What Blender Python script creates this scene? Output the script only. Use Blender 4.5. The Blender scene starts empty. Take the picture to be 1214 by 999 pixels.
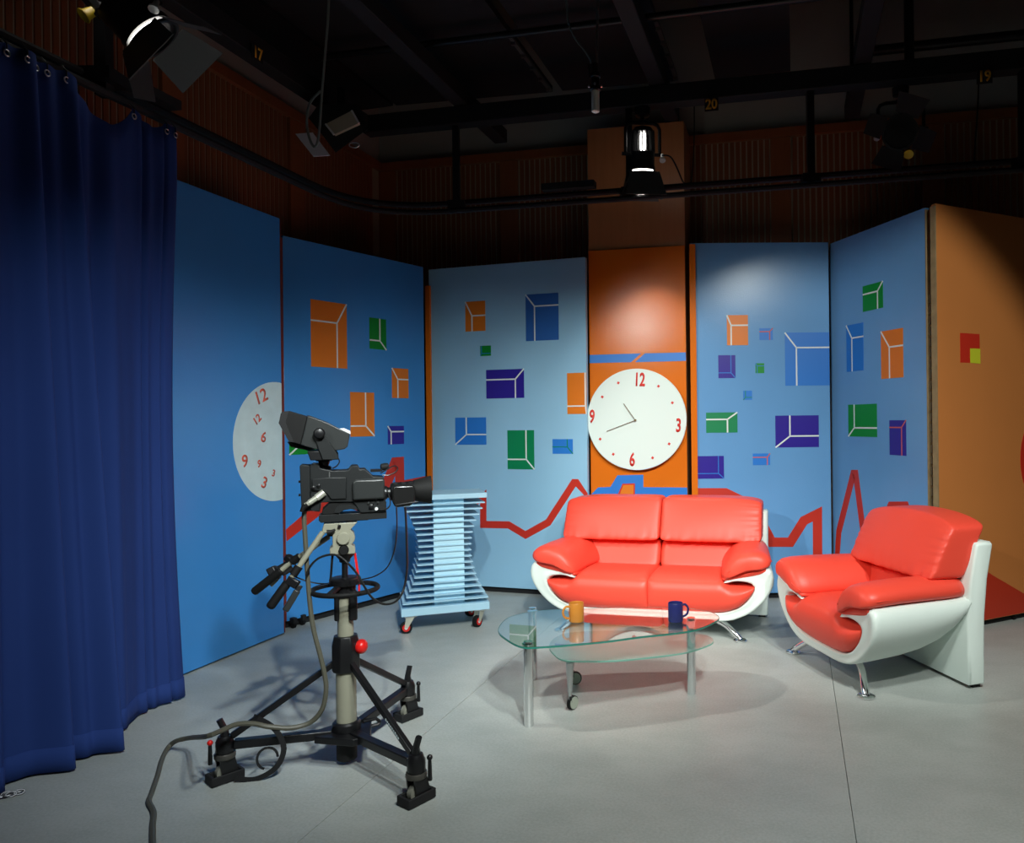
import bpy, bmesh, math, random
from mathutils import Vector, Matrix
random.seed(7)
SC = bpy.context.scene
COL = SC.collection
V = Vector
# ------------------------------------------------------------------ camera, world, lights, exposure
F, ROLL, EYE = 900.0, 0.011, 1.5            # focal length in photo pixels, camera roll, eye height
PPX = 145.0                                 # optical axis lies right of the (cropped) frame's middle
def W(x, y, z=0.0): return V((x-.1559*y, .9677*y, z))     # site survey (old axes) -> scene axes
cd = bpy.data.cameras.new('camera'); cam = bpy.data.objects.new('camera', cd); COL.objects.link(cam)
cd.sensor_width = 36; cd.lens = 36*F/1214; cd.clip_start = .05; cd.clip_end = 60
cd.shift_x = -PPX/1214; cd.shift_y = -ROLL*PPX/1214
cam.matrix_world = Matrix.Translation((0, 0, EYE)) @ Matrix.Rotation(math.pi/2, 4, 'X') @ Matrix.Rotation(-ROLL, 4, 'Z')
SC.camera = cam
w = bpy.data.worlds.new('world'); SC.world = w; w.use_nodes = True
w.node_tree.nodes['Background'].inputs[0].default_value = (.55, .65, .8, 1)
w.node_tree.nodes['Background'].inputs[1].default_value = .007
SC.view_settings.view_transform = 'Standard'; SC.view_settings.look = 'None'
SC.view_settings.exposure = 0; SC.view_settings.gamma = 1; SC.view_settings.use_curve_mapping = False

def spot_light(name, loc, aim, watts, angle, blend, size, col=(1, .95, .86)):
    d = bpy.data.lights.new(name, 'SPOT'); d.energy = watts; d.spot_size = math.radians(angle); d.spot_blend = blend
    d.shadow_soft_size = size; d.color = col
    o = bpy.data.objects.new(name, d); COL.objects.link(o)
    o.location = loc; o.rotation_euler = (V(aim)-V(loc)).to_track_quat('-Z', 'Y').to_euler()
    return o
# studio lamps hung outside the frame, behind and beside the camera
COOL = (.95, 1, .95)
spot_light('key_spot_right', (.6, -.4, 4.0), (-1.2, 5.6, .35), 860, 42, .85, .06, COOL)
spot_light('key_spot_centre', (-.25, .6, 3.6), (.05, 6.0, 1.0), 470, 36, .8, .05, COOL)
spot_light('key_spot_left', (-2.55, .5, 3.2), (1.1, 6.0, .95), 420, 38, .8, .05, COOL)
spot_light('blue_fill_spot', W(.6, .6, 3.9), W(-1.75, 5.1, .05), 560, 44, 1.0, .12, (.85, .95, 1))
spot_light('right_wall_spot', (1.9, .5, 4.05), (1.55, 5.4, 1.05), 500, 41, .4, .05, COOL)
spot_light('floor_spot', W(1.3, 1.0, 4.7), W(1.25, 3.5, 0), 600, 76, 1.0, .2, COOL)
LAMP_LEFT_W, LAMP_CENTRE_W = 330, 200

# ------------------------------------------------------------------ photo geometry
def ray(px, py):
    dx, dy = px-607, py-499.5
    return (dx-ROLL*dy-PPX)/F, (dy+ROLL*dx)/F
def spot(px, py, z=0.0):                      # where the sight line meets the level z
    a, b = ray(px, py); d = (EYE-z)/b
    return V((a*d, d, z))
def deep(px, py, d):                          # a point at surveyed distance d on the sight line
    a, b = ray(px, py); d *= .9677
    return V((a*d, d, EYE-b*d))

# ------------------------------------------------------------------ materials
MATS = {}
def mat(name, col, rough=.5, metal=0, spec=.5, var=0, vscale=6, bump=0, bscale=200, coat=0, emit=None, trans=0, ior=1.45, bdist=.002):
    if name in MATS: return MATS[name]
    m = bpy.data.materials.new(name); m.use_nodes = True; nt = m.node_tree; p = nt.nodes['Principled BSDF']
    p.inputs['Base Color'].default_value = (*col, 1); p.inputs['Roughness'].default_value = rough
    p.inputs['Metallic'].default_value = metal; p.inputs['Specular IOR Level'].default_value = spec
    p.inputs['Coat Weight'].default_value = coat; p.inputs['IOR'].default_value = ior
    p.inputs['Transmission Weight'].default_value = trans
    tc = nt.nodes.new('ShaderNodeTexCoord')
    if var:
        n = nt.nodes.new('ShaderNodeTexNoise'); n.inputs['Scale'].default_value = vscale; n.inputs['Detail'].default_value = 6
        r = nt.nodes.new('ShaderNodeMix'); r.data_type = 'RGBA'
        r.inputs[6].default_value = (*[c*(1-var) for c in col], 1); r.inputs[7].default_value = (*[min(1, c*(1+var)) for c in col], 1)
        nt.links.new(tc.outputs['Object'], n.inputs['Vector']); nt.links.new(n.outputs['Fac'], r.inputs[0])
        nt.links.new(r.outputs[2], p.inputs['Base Color'])
    if bump:
        n = nt.nodes.new('ShaderNodeTexNoise'); n.inputs['Scale'].default_value = bscale; n.inputs['Detail'].default_value = 3
        b = nt.nodes.new('ShaderNodeBump'); b.inputs['Strength'].default_value = bump; b.inputs['Distance'].default_value = bdist
        nt.links.new(tc.outputs['Object'], n.inputs['Vector']); nt.links.new(n.outputs['Fac'], b.inputs['Height'])
        nt.links.new(b.outputs['Normal'], p.inputs['Normal'])
    if emit:
        p.inputs['Emission Color'].default_value = (*emit[:3], 1); p.inputs['Emission Strength'].default_value = emit[3]
    MATS[name] = m
    return m
def paint(name, col, rough=.2):
    return mat(name, col, rough, var=.05, vscale=3, bump=.16, bscale=90, bdist=.004)
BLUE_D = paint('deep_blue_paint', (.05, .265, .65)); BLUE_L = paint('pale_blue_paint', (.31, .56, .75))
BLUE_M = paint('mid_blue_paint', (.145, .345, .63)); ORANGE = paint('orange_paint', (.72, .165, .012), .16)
ORANGE.node_tree.nodes['Principled BSDF'].inputs['Specular IOR Level'].default_value = .28
ORANGE_B = paint('orange_board_paint', (.60, .21, .055), .4)
RED_P = mat('red_paint', (.56, .028, .012), .45, var=.06); RED_D = mat('red_brown_edge', (.16, .02, .012), .6)
P_OR = mat('orange_motif', (.76, .19, .008), .4); P_GR = mat('green_motif', (.0, .25, .02), .4); P_GR2 = mat('sea_green_motif', (.0, .22, .075), .4)
P_IN = mat('indigo_motif', (.028, .014, .28), .35); P_BL = mat('bright_blue_motif', (.022, .19, .62), .4); P_BD = mat('cobalt_motif', (.03, .13, .42), .3, bump=.2, bscale=120)
P_WH = mat('white_line', (.75, .8, .78), .5); P_YE = mat('yellow_motif', (.6, .62, .03), .4)
P_LR = mat('pale_red_line', (.62, .12, .09), .5)
MOON = mat('moon_white', (.60, .75, .76), .6, var=.16, vscale=9)
NUM_R = mat('numeral_red', (.66, .03, .02), .5); NUM_P = mat('faded_numeral_red', (.70, .12, .07), .5)
CLOCK_W = mat('clock_white', (.72, .82, .77), .45)
BLACK = mat('black_metal', (.007, .007, .008), .36, var=.2, vscale=20); BLACK_M = mat('matt_black', (.008, .008, .009), .75)
RUBBER = mat('black_rubber', (.007, .007, .007), .65, spec=.25, bump=.2, bscale=300); CAMG = mat('camera_charcoal', (.013, .0145, .015), .42, spec=.38, bump=.3, bscale=900, bdist=.0006)
CAMG2 = mat('camera_dark_shell', (.022, .0245, .0245), .36, bump=.3, bscale=900, bdist=.0006)
BEIGE = mat('beige_enamel', (.27, .265, .20), .36, var=.07, vscale=15); GREYT = mat('grey_tyre', (.22, .22, .18), .6, var=.2, vscale=30)
CHROME = mat('chrome', (.82, .83, .84), .13, 1); STEEL = mat('brushed_steel', (.55, .56, .56), .32, 1)
RED_K = mat('red_plastic', (.62, .012, .01), .3); YELLOW = mat('yellow_plastic', (.62, .42, .01), .45)
LEATHER = mat('red_leather', (.84, .072, .042), .42, spec=.45, var=.04, vscale=4, bump=.28, bscale=160, bdist=.0015)
LEATHER_W = mat('white_leather', (.74, .83, .78), .42, var=.03, bump=.2, bscale=150, bdist=.0015)
CART = mat('sky_blue_paint', (.42, .67, .82), .42, var=.05, vscale=8); CARTC = mat('pale_sky_paint', (.52, .80, .92), .42)
WHITE_P = mat('white_plastic', (.75, .77, .76), .4); SILVER = mat('pale_metal', (.62, .62, .52), .35, .6)
GLASS = mat('clear_glass', (.93, .985, .97), 0, trans=1, ior=1.5); GLASS_E = mat('green_glass_edge', (.03, .22, .17), .1, spec=.6)
CABLE_G = mat('grey_cable', (.085, .082, .06), .5); CABLE_B = mat('black_cable', (.012, .012, .012), .35)
PLASTER = mat('grey_plaster', (.30, .28, .25), .9, var=.1, vscale=2); WOOD_P = mat('ply_edge', (.28, .20, .10), .8, var=.45, vscale=14)
HAND = mat('brown_hand', (.16, .11, .05), .4, .3)
def wood(name, c1, c2, rough=.45, scale=(30, 30, 1.2)):
    m = bpy.data.materials.new(name); m.use_nodes = True; nt = m.node_tree; p = nt.nodes['Principled BSDF']
    tc = nt.nodes.new('ShaderNodeTexCoord'); mp = nt.nodes.new('ShaderNodeMapping'); mp.inputs['Scale'].default_value = scale
    n = nt.nodes.new('ShaderNodeTexNoise'); n.inputs['Scale'].default_value = 3; n.inputs['Detail'].default_value = 8
    r = nt.nodes.new('ShaderNodeMix'); r.data_type = 'RGBA'; r.inputs[6].default_value = (*c1, 1); r.inputs[7].default_value = (*c2, 1)
    nt.links.new(tc.outputs['Object'], mp.inputs[0]); nt.links.new(mp.outputs[0], n.inputs['Vector']); nt.links.new(n.outputs['Fac'], r.inputs[0])
    nt.links.new(r.outputs[2], p.inputs['Base Color']); p.inputs['Roughness'].default_value = rough
    return m
WOOD_S = wood('slat_wood', (.16, .048, .017), (.28, .088, .032)); WOOD_V = wood('veneer_wood', (.36, .14, .05), (.50, .21, .08), .4, (8, 8, .7))
WOOD_B = wood('plain_board_wood', (.20, .06, .02), (.30, .09, .03), .45, (8, 8, .7)); BACKING = mat('slat_backing', (.36, .29, .21), .9)
def floor_mat():
    m = mat('grey_vinyl', (.40, .405, .39), .42, spec=.4); nt = m.node_tree; p = nt.nodes['Principled BSDF']
    tc = nt.nodes.new('ShaderNodeTexCoord')
    def noise(s, d, sc=(1, 1, 1)):
        mp = nt.nodes.new('ShaderNodeMapping'); mp.inputs['Scale'].default_value = sc; mp.inputs['Rotation'].default_value = (0, 0, .35)
        n = nt.nodes.new('ShaderNodeTexNoise'); n.inputs['Scale'].default_value = s; n.inputs['Detail'].default_value = d
        nt.links.new(tc.outputs['Object'], mp.inputs[0]); nt.links.new(mp.outputs[0], n.inputs['Vector']); return n
    a = noise(2.2, 8); b = noise(90, 3); c = noise(5, 8, (1, 1.6, 1))
    x = nt.nodes.new('ShaderNodeMath'); x.operation = 'MULTIPLY_ADD'; x.inputs[1].default_value = .5; nt.links.new(a.outputs['Fac'], x.inputs[0]); nt.links.new(b.outputs['Fac'], x.inputs[2])
    y = nt.nodes.new('ShaderNodeMath'); y.operation = 'MULTIPLY_ADD'; y.inputs[1].default_value = .6; nt.links.new(c.outputs['Fac'], y.inputs[0]); nt.links.new(x.outputs[0], y.inputs[2])
    cr = nt.nodes.new('ShaderNodeValToRGB'); cr.color_ramp.elements[0].position = .7; cr.color_ramp.elements[1].position = 1.35
    e = cr.color_ramp.elements; e[0].color = (.35, .375, .355, 1); e[1].color = (.42, .445, .425, 1); e[1].position = 1.0
    z = nt.nodes.new('ShaderNodeMath'); z.operation = 'MULTIPLY'; z.inputs[1].default_value = .82; nt.links.new(y.outputs[0], z.inputs[0])
    nt.links.new(z.outputs[0], cr.inputs[0]); nt.links.new(cr.outputs[0], p.inputs['Base Color'])
    return m
VINYL = floor_mat()
def frosted():
    m = mat('frosted_glass', (.56, .82, .75), .2, trans=.5, ior=1.3, spec=.7); return m
FROST = frosted()
def cloth():
    m = mat('navy_cloth', (.022, .050, .20), .85, spec=.15, var=.08, vscale=2, bump=.3, bscale=700, bdist=.0008)
    m.node_tree.nodes['Principled BSDF'].inputs['Sheen Weight'].default_value = .08
    m.node_tree.nodes['Principled BSDF'].inputs['Sheen Tint'].default_value = (.2, .3, .9, 1)
    return m
CLOTH = cloth()

# ------------------------------------------------------------------ mesh helpers
class MB:
    def __init__(s): s.v, s.f = [], []
    def add(s, vs, fs):
        o = len(s.v); s.v += [V(p) for p in vs]; s.f += [tuple(i+o for i in f) for f in fs]; return s
    def box(s, c, d, M=None):
        vs = [V((x*d[0]/2, y*d[1]/2, z*d[2]/2)) for z in (-1, 1) for y in (-1, 1) for x in (-1, 1)]
        vs = [(M @ p if M else p)+V(c) for p in vs]
        return s.add(vs, [(0, 2, 3, 1), (4, 5, 7, 6), (0, 1, 5, 4), (2, 6, 7, 3), (0, 4, 6, 2), (1, 3, 7, 5)])
    def bar(s, a, b, wd, ht, up=(0, 0, 1)):
        a, b = V(a), V(b); x = (b-a).normalized(); y = V(up).cross(x)
        if y.length < 1e-4: y = V((0, 1, 0)).cross(x)
        y.normalize(); z = x.cross(y)
        M = Matrix((x, y, z)).transposed()
        return s.box((a+b)/2, ((b-a).length, wd, ht), M)
    def loft(s, rings, cap=True, closed=True):
        n = len(rings[0]); o = len(s.v)
        for r in rings: s.v += [V(p) for p in r]
        m = n if closed else n-1
        for i in range(len(rings)-1):
            for j in range(m):
                k = (j+1) % n
                s.f.append((o+i*n+j, o+i*n+k, o+(i+1)*n+k, o+(i+1)*n+j))
        if cap and closed:
            s.f.append(tuple(o+j for j in reversed(range(n)))); s.f.append(tuple(o+(len(rings)-1)*n+j for j in range(n)))
        return s
    def tube(s, pts, r, n=10, closed=False, sy=1):
        pts = [V(p) for p in pts]; rings = []; N = len(pts); prev = None
        for i, p in enumerate(pts):
            if closed: t = pts[(i+1) % N]-pts[i-1]
            else: t = pts[min(i+1, N-1)]-pts[max(i-1, 0)]
            t.normalize()
            if prev is None:
                u = t.cross(V((0, 0, 1)))
                if u.length < .05: u = t.cross(V((0, 1, 0)))
            else: u = prev - t*prev.dot(t)
            u.normalize(); prev = u; b = t.cross(u)
            rr = r[i] if isinstance(r, (list, tuple)) else r
            rings.append([p+u*math.cos(2*math.pi*k/n)*rr+b*math.sin(2*math.pi*k/n)*rr*sy for k in range(n)])
        if closed: rings.append(rings[0]); return s.loft(rings, cap=False)
        return s.loft(rings)
    def lathe(s, prof, o=(0, 0, 0), axis=(0, 0, 1), n=24, a0=0):
        ax = V(axis).normalized(); u = ax.cross(V((0, 0, 1)))
        if u.length < .05: u = V((1, 0, 0))
        u.normalize(); b = ax.cross(u)
        return s.loft([[V(o)+ax*h+(u*math.cos(a0+2*math.pi*k/n)+b*math.sin(a0+2*math.pi*k/n))*max(r, 1e-4) for k in range(n)] for r, h in prof])
    def prism(s, poly, off):
        off = V(off); return s.loft([[V(p) for p in poly], [V(p)+off for p in poly]])
    def build(s, name, m, parent=None, bevel=0, seg=2, sharp=38, kind=None, label=None):
        me = bpy.data.meshes.new(name); me.from_pydata([tuple(p) for p in s.v], [], s.f)
        bm = bmesh.new(); bm.from_mesh(me); bmesh.ops.recalc_face_normals(bm, faces=bm.faces); bm.to_mesh(me); bm.free()
        me.polygons.foreach_set('use_smooth', [True]*len(me.polygons)); me.set_sharp_from_angle(angle=math.radians(sharp))
        me.materials.append(m)
        o = bpy.data.objects.new(name, me); COL.objects.link(o)
        if parent: o.parent = parent
        if bevel:
            b = o.modifiers.new('bevel', 'BEVEL'); b.width = bevel; b.segments = seg; b.limit_method = 'ANGLE'; b.angle_limit = math.radians(40)
        if kind: o['kind'] = kind
        if label: o['label'] = label
        return o
def spline(pts, k=8, closed=False):
    P = [V(p) for p in pts]; N = len(P); out = []
    rng = range(N) if closed else range(N-1)
    for i in rng:
        g = (lambda j: P[j % N]) if closed else (lambda j: P[max(0, min(N-1, j))])
        a, b, c, d = g(i-1), g(i), g(i+1), g(i+2)
        for q in range(k):
            t = q/k
            out.append(.5*((2*b)+(c-a)*t+(2*a-5*b+4*c-d)*t*t+(3*b-a-3*c+d)*t*t*t))
    if not closed: out.append(P[-1])
    return out
def inset(poly, d):
    n = len(poly); A = sum(poly[i].x*poly[(i+1) % n].y-poly[(i+1) % n].x*poly[i].y for i in range(n)); sg = 1 if A > 0 else -1
    out = []
    for i in range(n):
        e1 = (poly[i]-poly[i-1]).normalized(); e2 = (poly[(i+1) % n]-poly[i]).normalized()
        t = e1+e2
        if t.length < .3: t = e2
        t.normalize(); out.append(poly[i]+V((-t.y, t.x))*d*sg)
    return out
def tag(o, label, cat, group=None, kind=None):
    o['label'] = label; o['category'] = cat
    if group: o['group'] = group
    if kind: o['kind'] = kind
    return o
def thing(name, label, cat, loc=(0, 0, 0), rz=0, group=None):
    o = bpy.data.objects.new(name, None); COL.objects.link(o); o.empty_display_size = .1
    o.location = loc; o.rotation_euler = (0, 0, rz)
    return tag(o, label, cat, group)
def text(body, size, M, m, name, parent, xs=1.0, bold=0.0, depth=.001):
    c = bpy.data.curves.new('text', 'FONT'); c.body = body; c.size = size; c.align_x = 'CENTER'; c.align_y = 'CENTER'; c.offset = bold; c.resolution_u = 3
    t = bpy.data.objects.new('text', c); COL.objects.link(t)
    me = bpy.data.meshes.new_from_object(t.evaluated_get(bpy.context.evaluated_depsgraph_get()))
    bpy.data.objects.remove(t); bpy.data.curves.remove(c)
    me.name = name; me.transform(M @ Matrix.Diagonal((xs, 1, 1, 1))); me.materials.clear(); me.materials.append(m)
    o = bpy.data.objects.new(name, me); COL.objects.link(o); o.parent = parent
    sm = o.modifiers.new('thickness', 'SOLIDIFY'); sm.thickness = depth; sm.offset = 0
    return o
def copy_tree(o, parent=None):
    c = o.copy(); COL.objects.link(c); c.parent = parent
    for ch in list(o.children): copy_tree(ch, c)
    return c

# ------------------------------------------------------------------ the room
LD = V((.2060, .9786, 0)).normalized(); BD = V((LD.y, -LD.x, 0)); DIR = LD
CORN = W(-1.256, 7.59); RC = CORN+BD*8.2; LN = CORN-LD*10.2; RN = RC-LD*8.6
PANEL_TOP, ROOM_H = 3.99, 5.9
room = [LN, RN, RC, CORN]
def strip_clip(lo, hi, nrm):
    def clip(poly, f):
        out = []
        for i in range(len(poly)):
            a, b = poly[i-1], poly[i]; fa, fb = f(a), f(b)
            if (fa >= 0) != (fb >= 0): out.append(a+(b-a)*(fa/(fa-fb)))
            if fb >= 0: out.append(b)
        return out
    p = clip(room, lambda q: q.dot(nrm)-lo)
    return clip(p, lambda q: hi-q.dot(nrm)) if p else p
flo = MB().prism([p-V((0, 0, .02)) for p in room], (0, 0, -.1)).build('floor', mat('floor_bed', (.24, .23, .20), .9)); flo['kind'] = 'structure'
NR = V((DIR.y, -DIR.x, 0)); o1 = spot(468, 900).dot(NR); o2 = spot(1001, 900).dot(NR); SPC = o2-o1
for k in range(-5, 6):
    poly = strip_clip(o1+k*SPC+.0014, o1+(k+1)*SPC-.0014, NR)
    if len(poly) > 2:
        MB().prism([p-V((0, 0, .02)) for p in poly], (0, 0, .02)).build('vinyl_sheet', VINYL, flo)
def wall(name, a, b, nrm, m=PLASTER):
    o = MB().prism([a, b, b-nrm*.15, a-nrm*.15], (0, 0, ROOM_H)).build(name, m); o['kind'] = 'structure'; return o
NB = V((BD.y, -BD.x, 0)); NL = V((LD.y, -LD.x, 0))      # into the room
w_back = wall('wall_back', CORN, RC, NB); w_left = wall('wall_left', LN, CORN, NL)
w_right = wall('wall_right', RC, RN, -NL); w_front = wall('wall_front', RN, LN, -NB)
ceil = MB().prism([p+V((0, 0, ROOM_H)) for p in room], (0, 0, .1)).build('ceiling', mat('dark_ceiling', (.05, .05, .05), .9)); ceil['kind'] = 'structure'
def panelling(wl, start, d, nrm, length, first):
    MB().prism([start+nrm*.002, start+d*length+nrm*.002, start+d*length+nrm*.02, start+nrm*.02], (0, 0, PANEL_TOP-.01)).build('backing_board', BACKING, wl)
    MB().prism([start+nrm*.002+V((0, 0, PANEL_TOP-.075)), start+d*length+nrm*.002+V((0, 0, PANEL_TOP-.075)), start+d*length+nrm*.06+V((0, 0, PANEL_TOP-.075)), start+nrm*.06+V((0, 0, PANEL_TOP-.075))], (0, 0, .075)).build('cap_rail', WOOD_B, wl)
    t = first
    while t < length-.3:
        a = start+d*t; MB().prism([a+nrm*.02, a+d*.17+nrm*.02, a+d*.17+nrm*.05, a+nrm*.05], (0, 0, PANEL_TOP-.08)).build('plain_board', WOOD_B, wl)
        mb = MB(); s = t+.186
        while s < min(t+1.22, length-.05):
            a = start+d*s; mb.prism([a+nrm*.02, a+d*.038+nrm*.02, a+d*.036+nrm*.027, a+d*.002+nrm*.027], (0, 0, PANEL_TOP-.08)); s += .05
        mb.build('slat_bay', WOOD_S, wl, kind='stuff'); t += 1.235
panelling(w_back, CORN, BD, NB, 7.0, .02)
panelling(w_left, CORN-LD*6.6, LD, NL, 6.58, .26)
# pilaster behind the big clock
CL = W(.673, 6.72); CW = .831
tr = MB().prism([CL+NB*0, CL+BD*CW, CL+BD*CW-NB*.36, CL-NB*.36], (0, 0, 3.99)).build('trim_1', WOOD_V); tr['kind'] = 'structure'

# ------------------------------------------------------------------ painted scenery flats
class Flat:
    def __init__(s, name, label, a, b, z0, z1, m, cat='set panel', thick=.04):
        s.a = W(a[0], a[1]); d = W(b[0], b[1])-s.a; s.L = d.length; s.x = d.normalized(); s.y = V((-s.x.y, s.x.x, 0)); s.z0, s.z1 = z0, z1
        s.root = thing(name, label, cat, s.a, math.atan2(s.x.y, s.x.x)); s.k = 0
        MB().box((s.L/2, thick/2, (z0+z1)/2), (s.L, thick, z1-z0)).build('panel', m, s.root, bevel=.002, seg=1)
    def at(s, px, py):
        a, b = ray(px, py); n = s.y; t = s.a.dot(n)/(V((a, 1, 0)).dot(n)); P = V((a*t, t, EYE-b*t))
        return (P-s.a).dot(s.x), P.z
    def poly(s, pts, m, name, h=.0014, parent=None, y0=0, clip=True):
        if clip: pts = [(min(max(x, .001), s.L-.001), min(max(z, s.z0+.001), s.z1)) for x, z in pts]
        return MB().prism([(x, y0, z) for x, z in pts], (0, -h, 0)).build(name, m, parent or s.root)
    def boxm(s, tl, br, inn, diag, hl, vl, m, lm=P_WH, lw=.012):
        x0, z1 = s.at(*tl); x1, z0 = s.at(*br); xi, zi = s.at(*inn)
        x0, x1 = max(x0, .001), min(x1, s.L-.001)
        q = s.poly([(x0, z0), (x1, z0), (x1, z1), (x0, z1)], m, 'painted_box')
        D = {'TL': (x0, z1), 'TR': (x1, z1), 'BL': (x0, z0), 'BR': (x1, z0)}[diag]
        xi = min(xi, x1-.01)
        for e in (D, (x0 if hl == 'L' else x1, zi), (xi, z1 if vl == 'U' else z0)):
            s.band([(xi, zi), e], lw, lm, 'painted_line', q, .0026)
    def band(s, pts, wd, m, name='painted_band', parent=None, h=.0016):
        P = [V((x, z)) for x, z in pts]; up, dn = [], []
        for i, p in enumerate(P):
            e1 = (P[i]-P[i-1]).normalized() if i else (P[1]-P[0]).normalized()
            e2 = (P[i+1]-P[i]).normalized() if i < len(P)-1 else e1
            n1, n2 = V((-e1.y, e1.x)), V((-e2.y, e2.x)); mm = (n1+n2).normalized(); c = max(mm.dot(n1), .45)
            up.append(p+mm*(wd/2/c)); dn.append(p-mm*(wd/2/c))
        cl = lambda p: (min(max(p.x, .001), s.L-.001), 0, max(p.y, s.z0+.002))
        mb = MB()
        for i in range(len(P)-1): mb.prism([cl(dn[i]), cl(dn[i+1]), cl(up[i+1]), cl(up[i])], (0, -h, 0))
        return mb.build(name, m, parent or s.root)
    def bandpx(s, pts, wd, m): return s.band([s.at(*p) for p in pts], wd, m)
    def caster(s, x, y=.09, r=.02):
        c = MB().box((x, y, r+.035), (.03, .05, .04)).build('caster', BLACK_M, s.root)
        MB().lathe([(r*.5, -.012), (r, -.01), (r, .01), (r*.5, .012)], (x, y, r), (1, .2, 0), 14).build('wheel', RUBBER, c)
    def plinth(s, h=None):
        MB().box((s.L/2, .05, (s.z0)/2), (s.L-.04, .03, s.z0-.002)).build('base_rail', BLACK_M, s.root)

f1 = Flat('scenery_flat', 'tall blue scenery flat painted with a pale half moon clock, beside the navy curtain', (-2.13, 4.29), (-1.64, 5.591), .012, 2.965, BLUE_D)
MB().box((f1.L+.004, .02, 1.49), (.008, .045, 2.95)).build('edge_strip', RED_D, f1.root)
MB().box((f1.L/2, .06, .008), (f1.L-.1, .06, .014)).build('base_rail', BLACK_M, f1.root)
xc, zc = f1.at(330, 523); xl, _ = f1.at(276, 523); R = f1.at(330, 453)[1]-zc
xc = xl+R
moon = [(min(xc+R*math.cos(a), f1.L-.002), zc+R*math.sin(a)) for a in [2*math.pi*i/72 for i in range(72)]]
pm = []
for p in moon:
    if not pm or (V(p)-V(pm[-1])).length > 1e-4: pm.append(p)
md = f1.poly(pm, MOON, 'painted_moon')
RX = Matrix.Rotation(math.pi/2, 4, 'X')
def numeral(fl, body, px, py, size, ang, m, parent, xs=1, bold=0, y=-.003, name='painted_numeral'):
    x, z = fl.at(px, py)
    return text(body, size, Matrix.Translation((x, y, z)) @ RX @ Matrix.Rotation(math.radians(ang), 4, 'Z'), m, name, parent, xs, bold)
for b, px, py, sz, an in (('12', 309, 470.5, .125, 22), ('12', 304.5, 497.5, .075, 40), ('6', 312, 518.5, .10, -14), ('9', 290, 547, .115, 4), ('9', 307, 550, .07, -4), ('3', 324, 561, .065, -16), ('3', 313, 572.5, .11, -24)):
    numeral(f1, b, px, py, sz, an, NUM_P, md, 1.05, .0018)

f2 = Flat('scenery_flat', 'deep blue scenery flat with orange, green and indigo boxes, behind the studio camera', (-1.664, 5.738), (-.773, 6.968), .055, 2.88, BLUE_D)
f2.plinth()
for a in ((( 368, 354.3), (411.6, 437), (399.3, 383), 'TR', 'L', 'D', P_OR), ((437.7, 376), (458, 415), (450.3, 404), 'BR', 'L', 'U', P_GR), ((464.4, 436), (484.3, 472), (471.4, 449.5), 'TL', 'R', 'D', P_OR), ((415, 464.5), (444, 516.8), (433.5, 504.7), 'BR', 'L', 'U', P_OR), ((459.6, 505), (479, 526), (463.5, 511.6), 'TL', 'R', 'D', P_IN), ((342.5, 503), (377, 537.5), (354, 529), 'BL', 'R', 'U', P_GR)): f2.boxm(*a)
f2.bandpx([(336, 635), (385, 597), (405, 591), (428, 599), (452, 590), (468, 549), (473.5, 548.5), (474, 577), (508, 570.5)], .10, RED_P)
f2.caster(.04, -.02, .022); f2.caster(.13, .0, .022)
MB().box((-.012, .02, 1.46), (.016, .05, 2.8)).build('edge_strip', RED_D, f2.root)

f3 = Flat('scenery_flat', 'pale blue scenery flat with seven coloured boxes, left of the big white clock', (-.739, 7.081), (.631, 6.611), .05, 2.88, BLUE_L)
f3.plinth()
for a in (((551.5, 357.8), (575.6, 391.9), (559.6, 374.4), 'TL', 'R', 'D', P_OR), ((623, 349.3), (662.6, 402.6), (633.7, 363), 'TL', 'R', 'D', P_BD), ((576.3, 438.5), (621.5, 471.5), (611, 449.3), 'TR', 'L', 'D', P_IN), ((672.2, 442.2), (701, 490.4), (695.6, 481), 'BR', 'L', 'U', P_OR), ((539.6, 495), (576.7, 527), (553, 515), 'BL', 'R', 'U', P_BL), ((601.5, 510), (633.7, 556.3), (624, 544.4), 'BR', 'L', 'U', P_GR2), ((569.3, 410), (582.2, 421.5), (571, 419), 'BL', 'R', 'U', P_GR, P_BL, .006), ((655, 520.4), (679.3, 537.8), (672.6, 529.6), 'BR', 'L', 'U', P_BL, P_GR2, .007)): f3.boxm(*a)
f3.bandpx([(512, 612), (545, 609), (573, 588), (573, 621.5), (603, 622), (623, 634), (650, 619), (680.5, 572), (684, 572), (701, 588)], .062, RED_P)
st = MB().box((.0, -.012, 1.39), (.045, .024, 2.68)).build('edge_strip', ORANGE, f3.root); st['label'] = 'narrow orange batten on the left edge'

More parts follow.
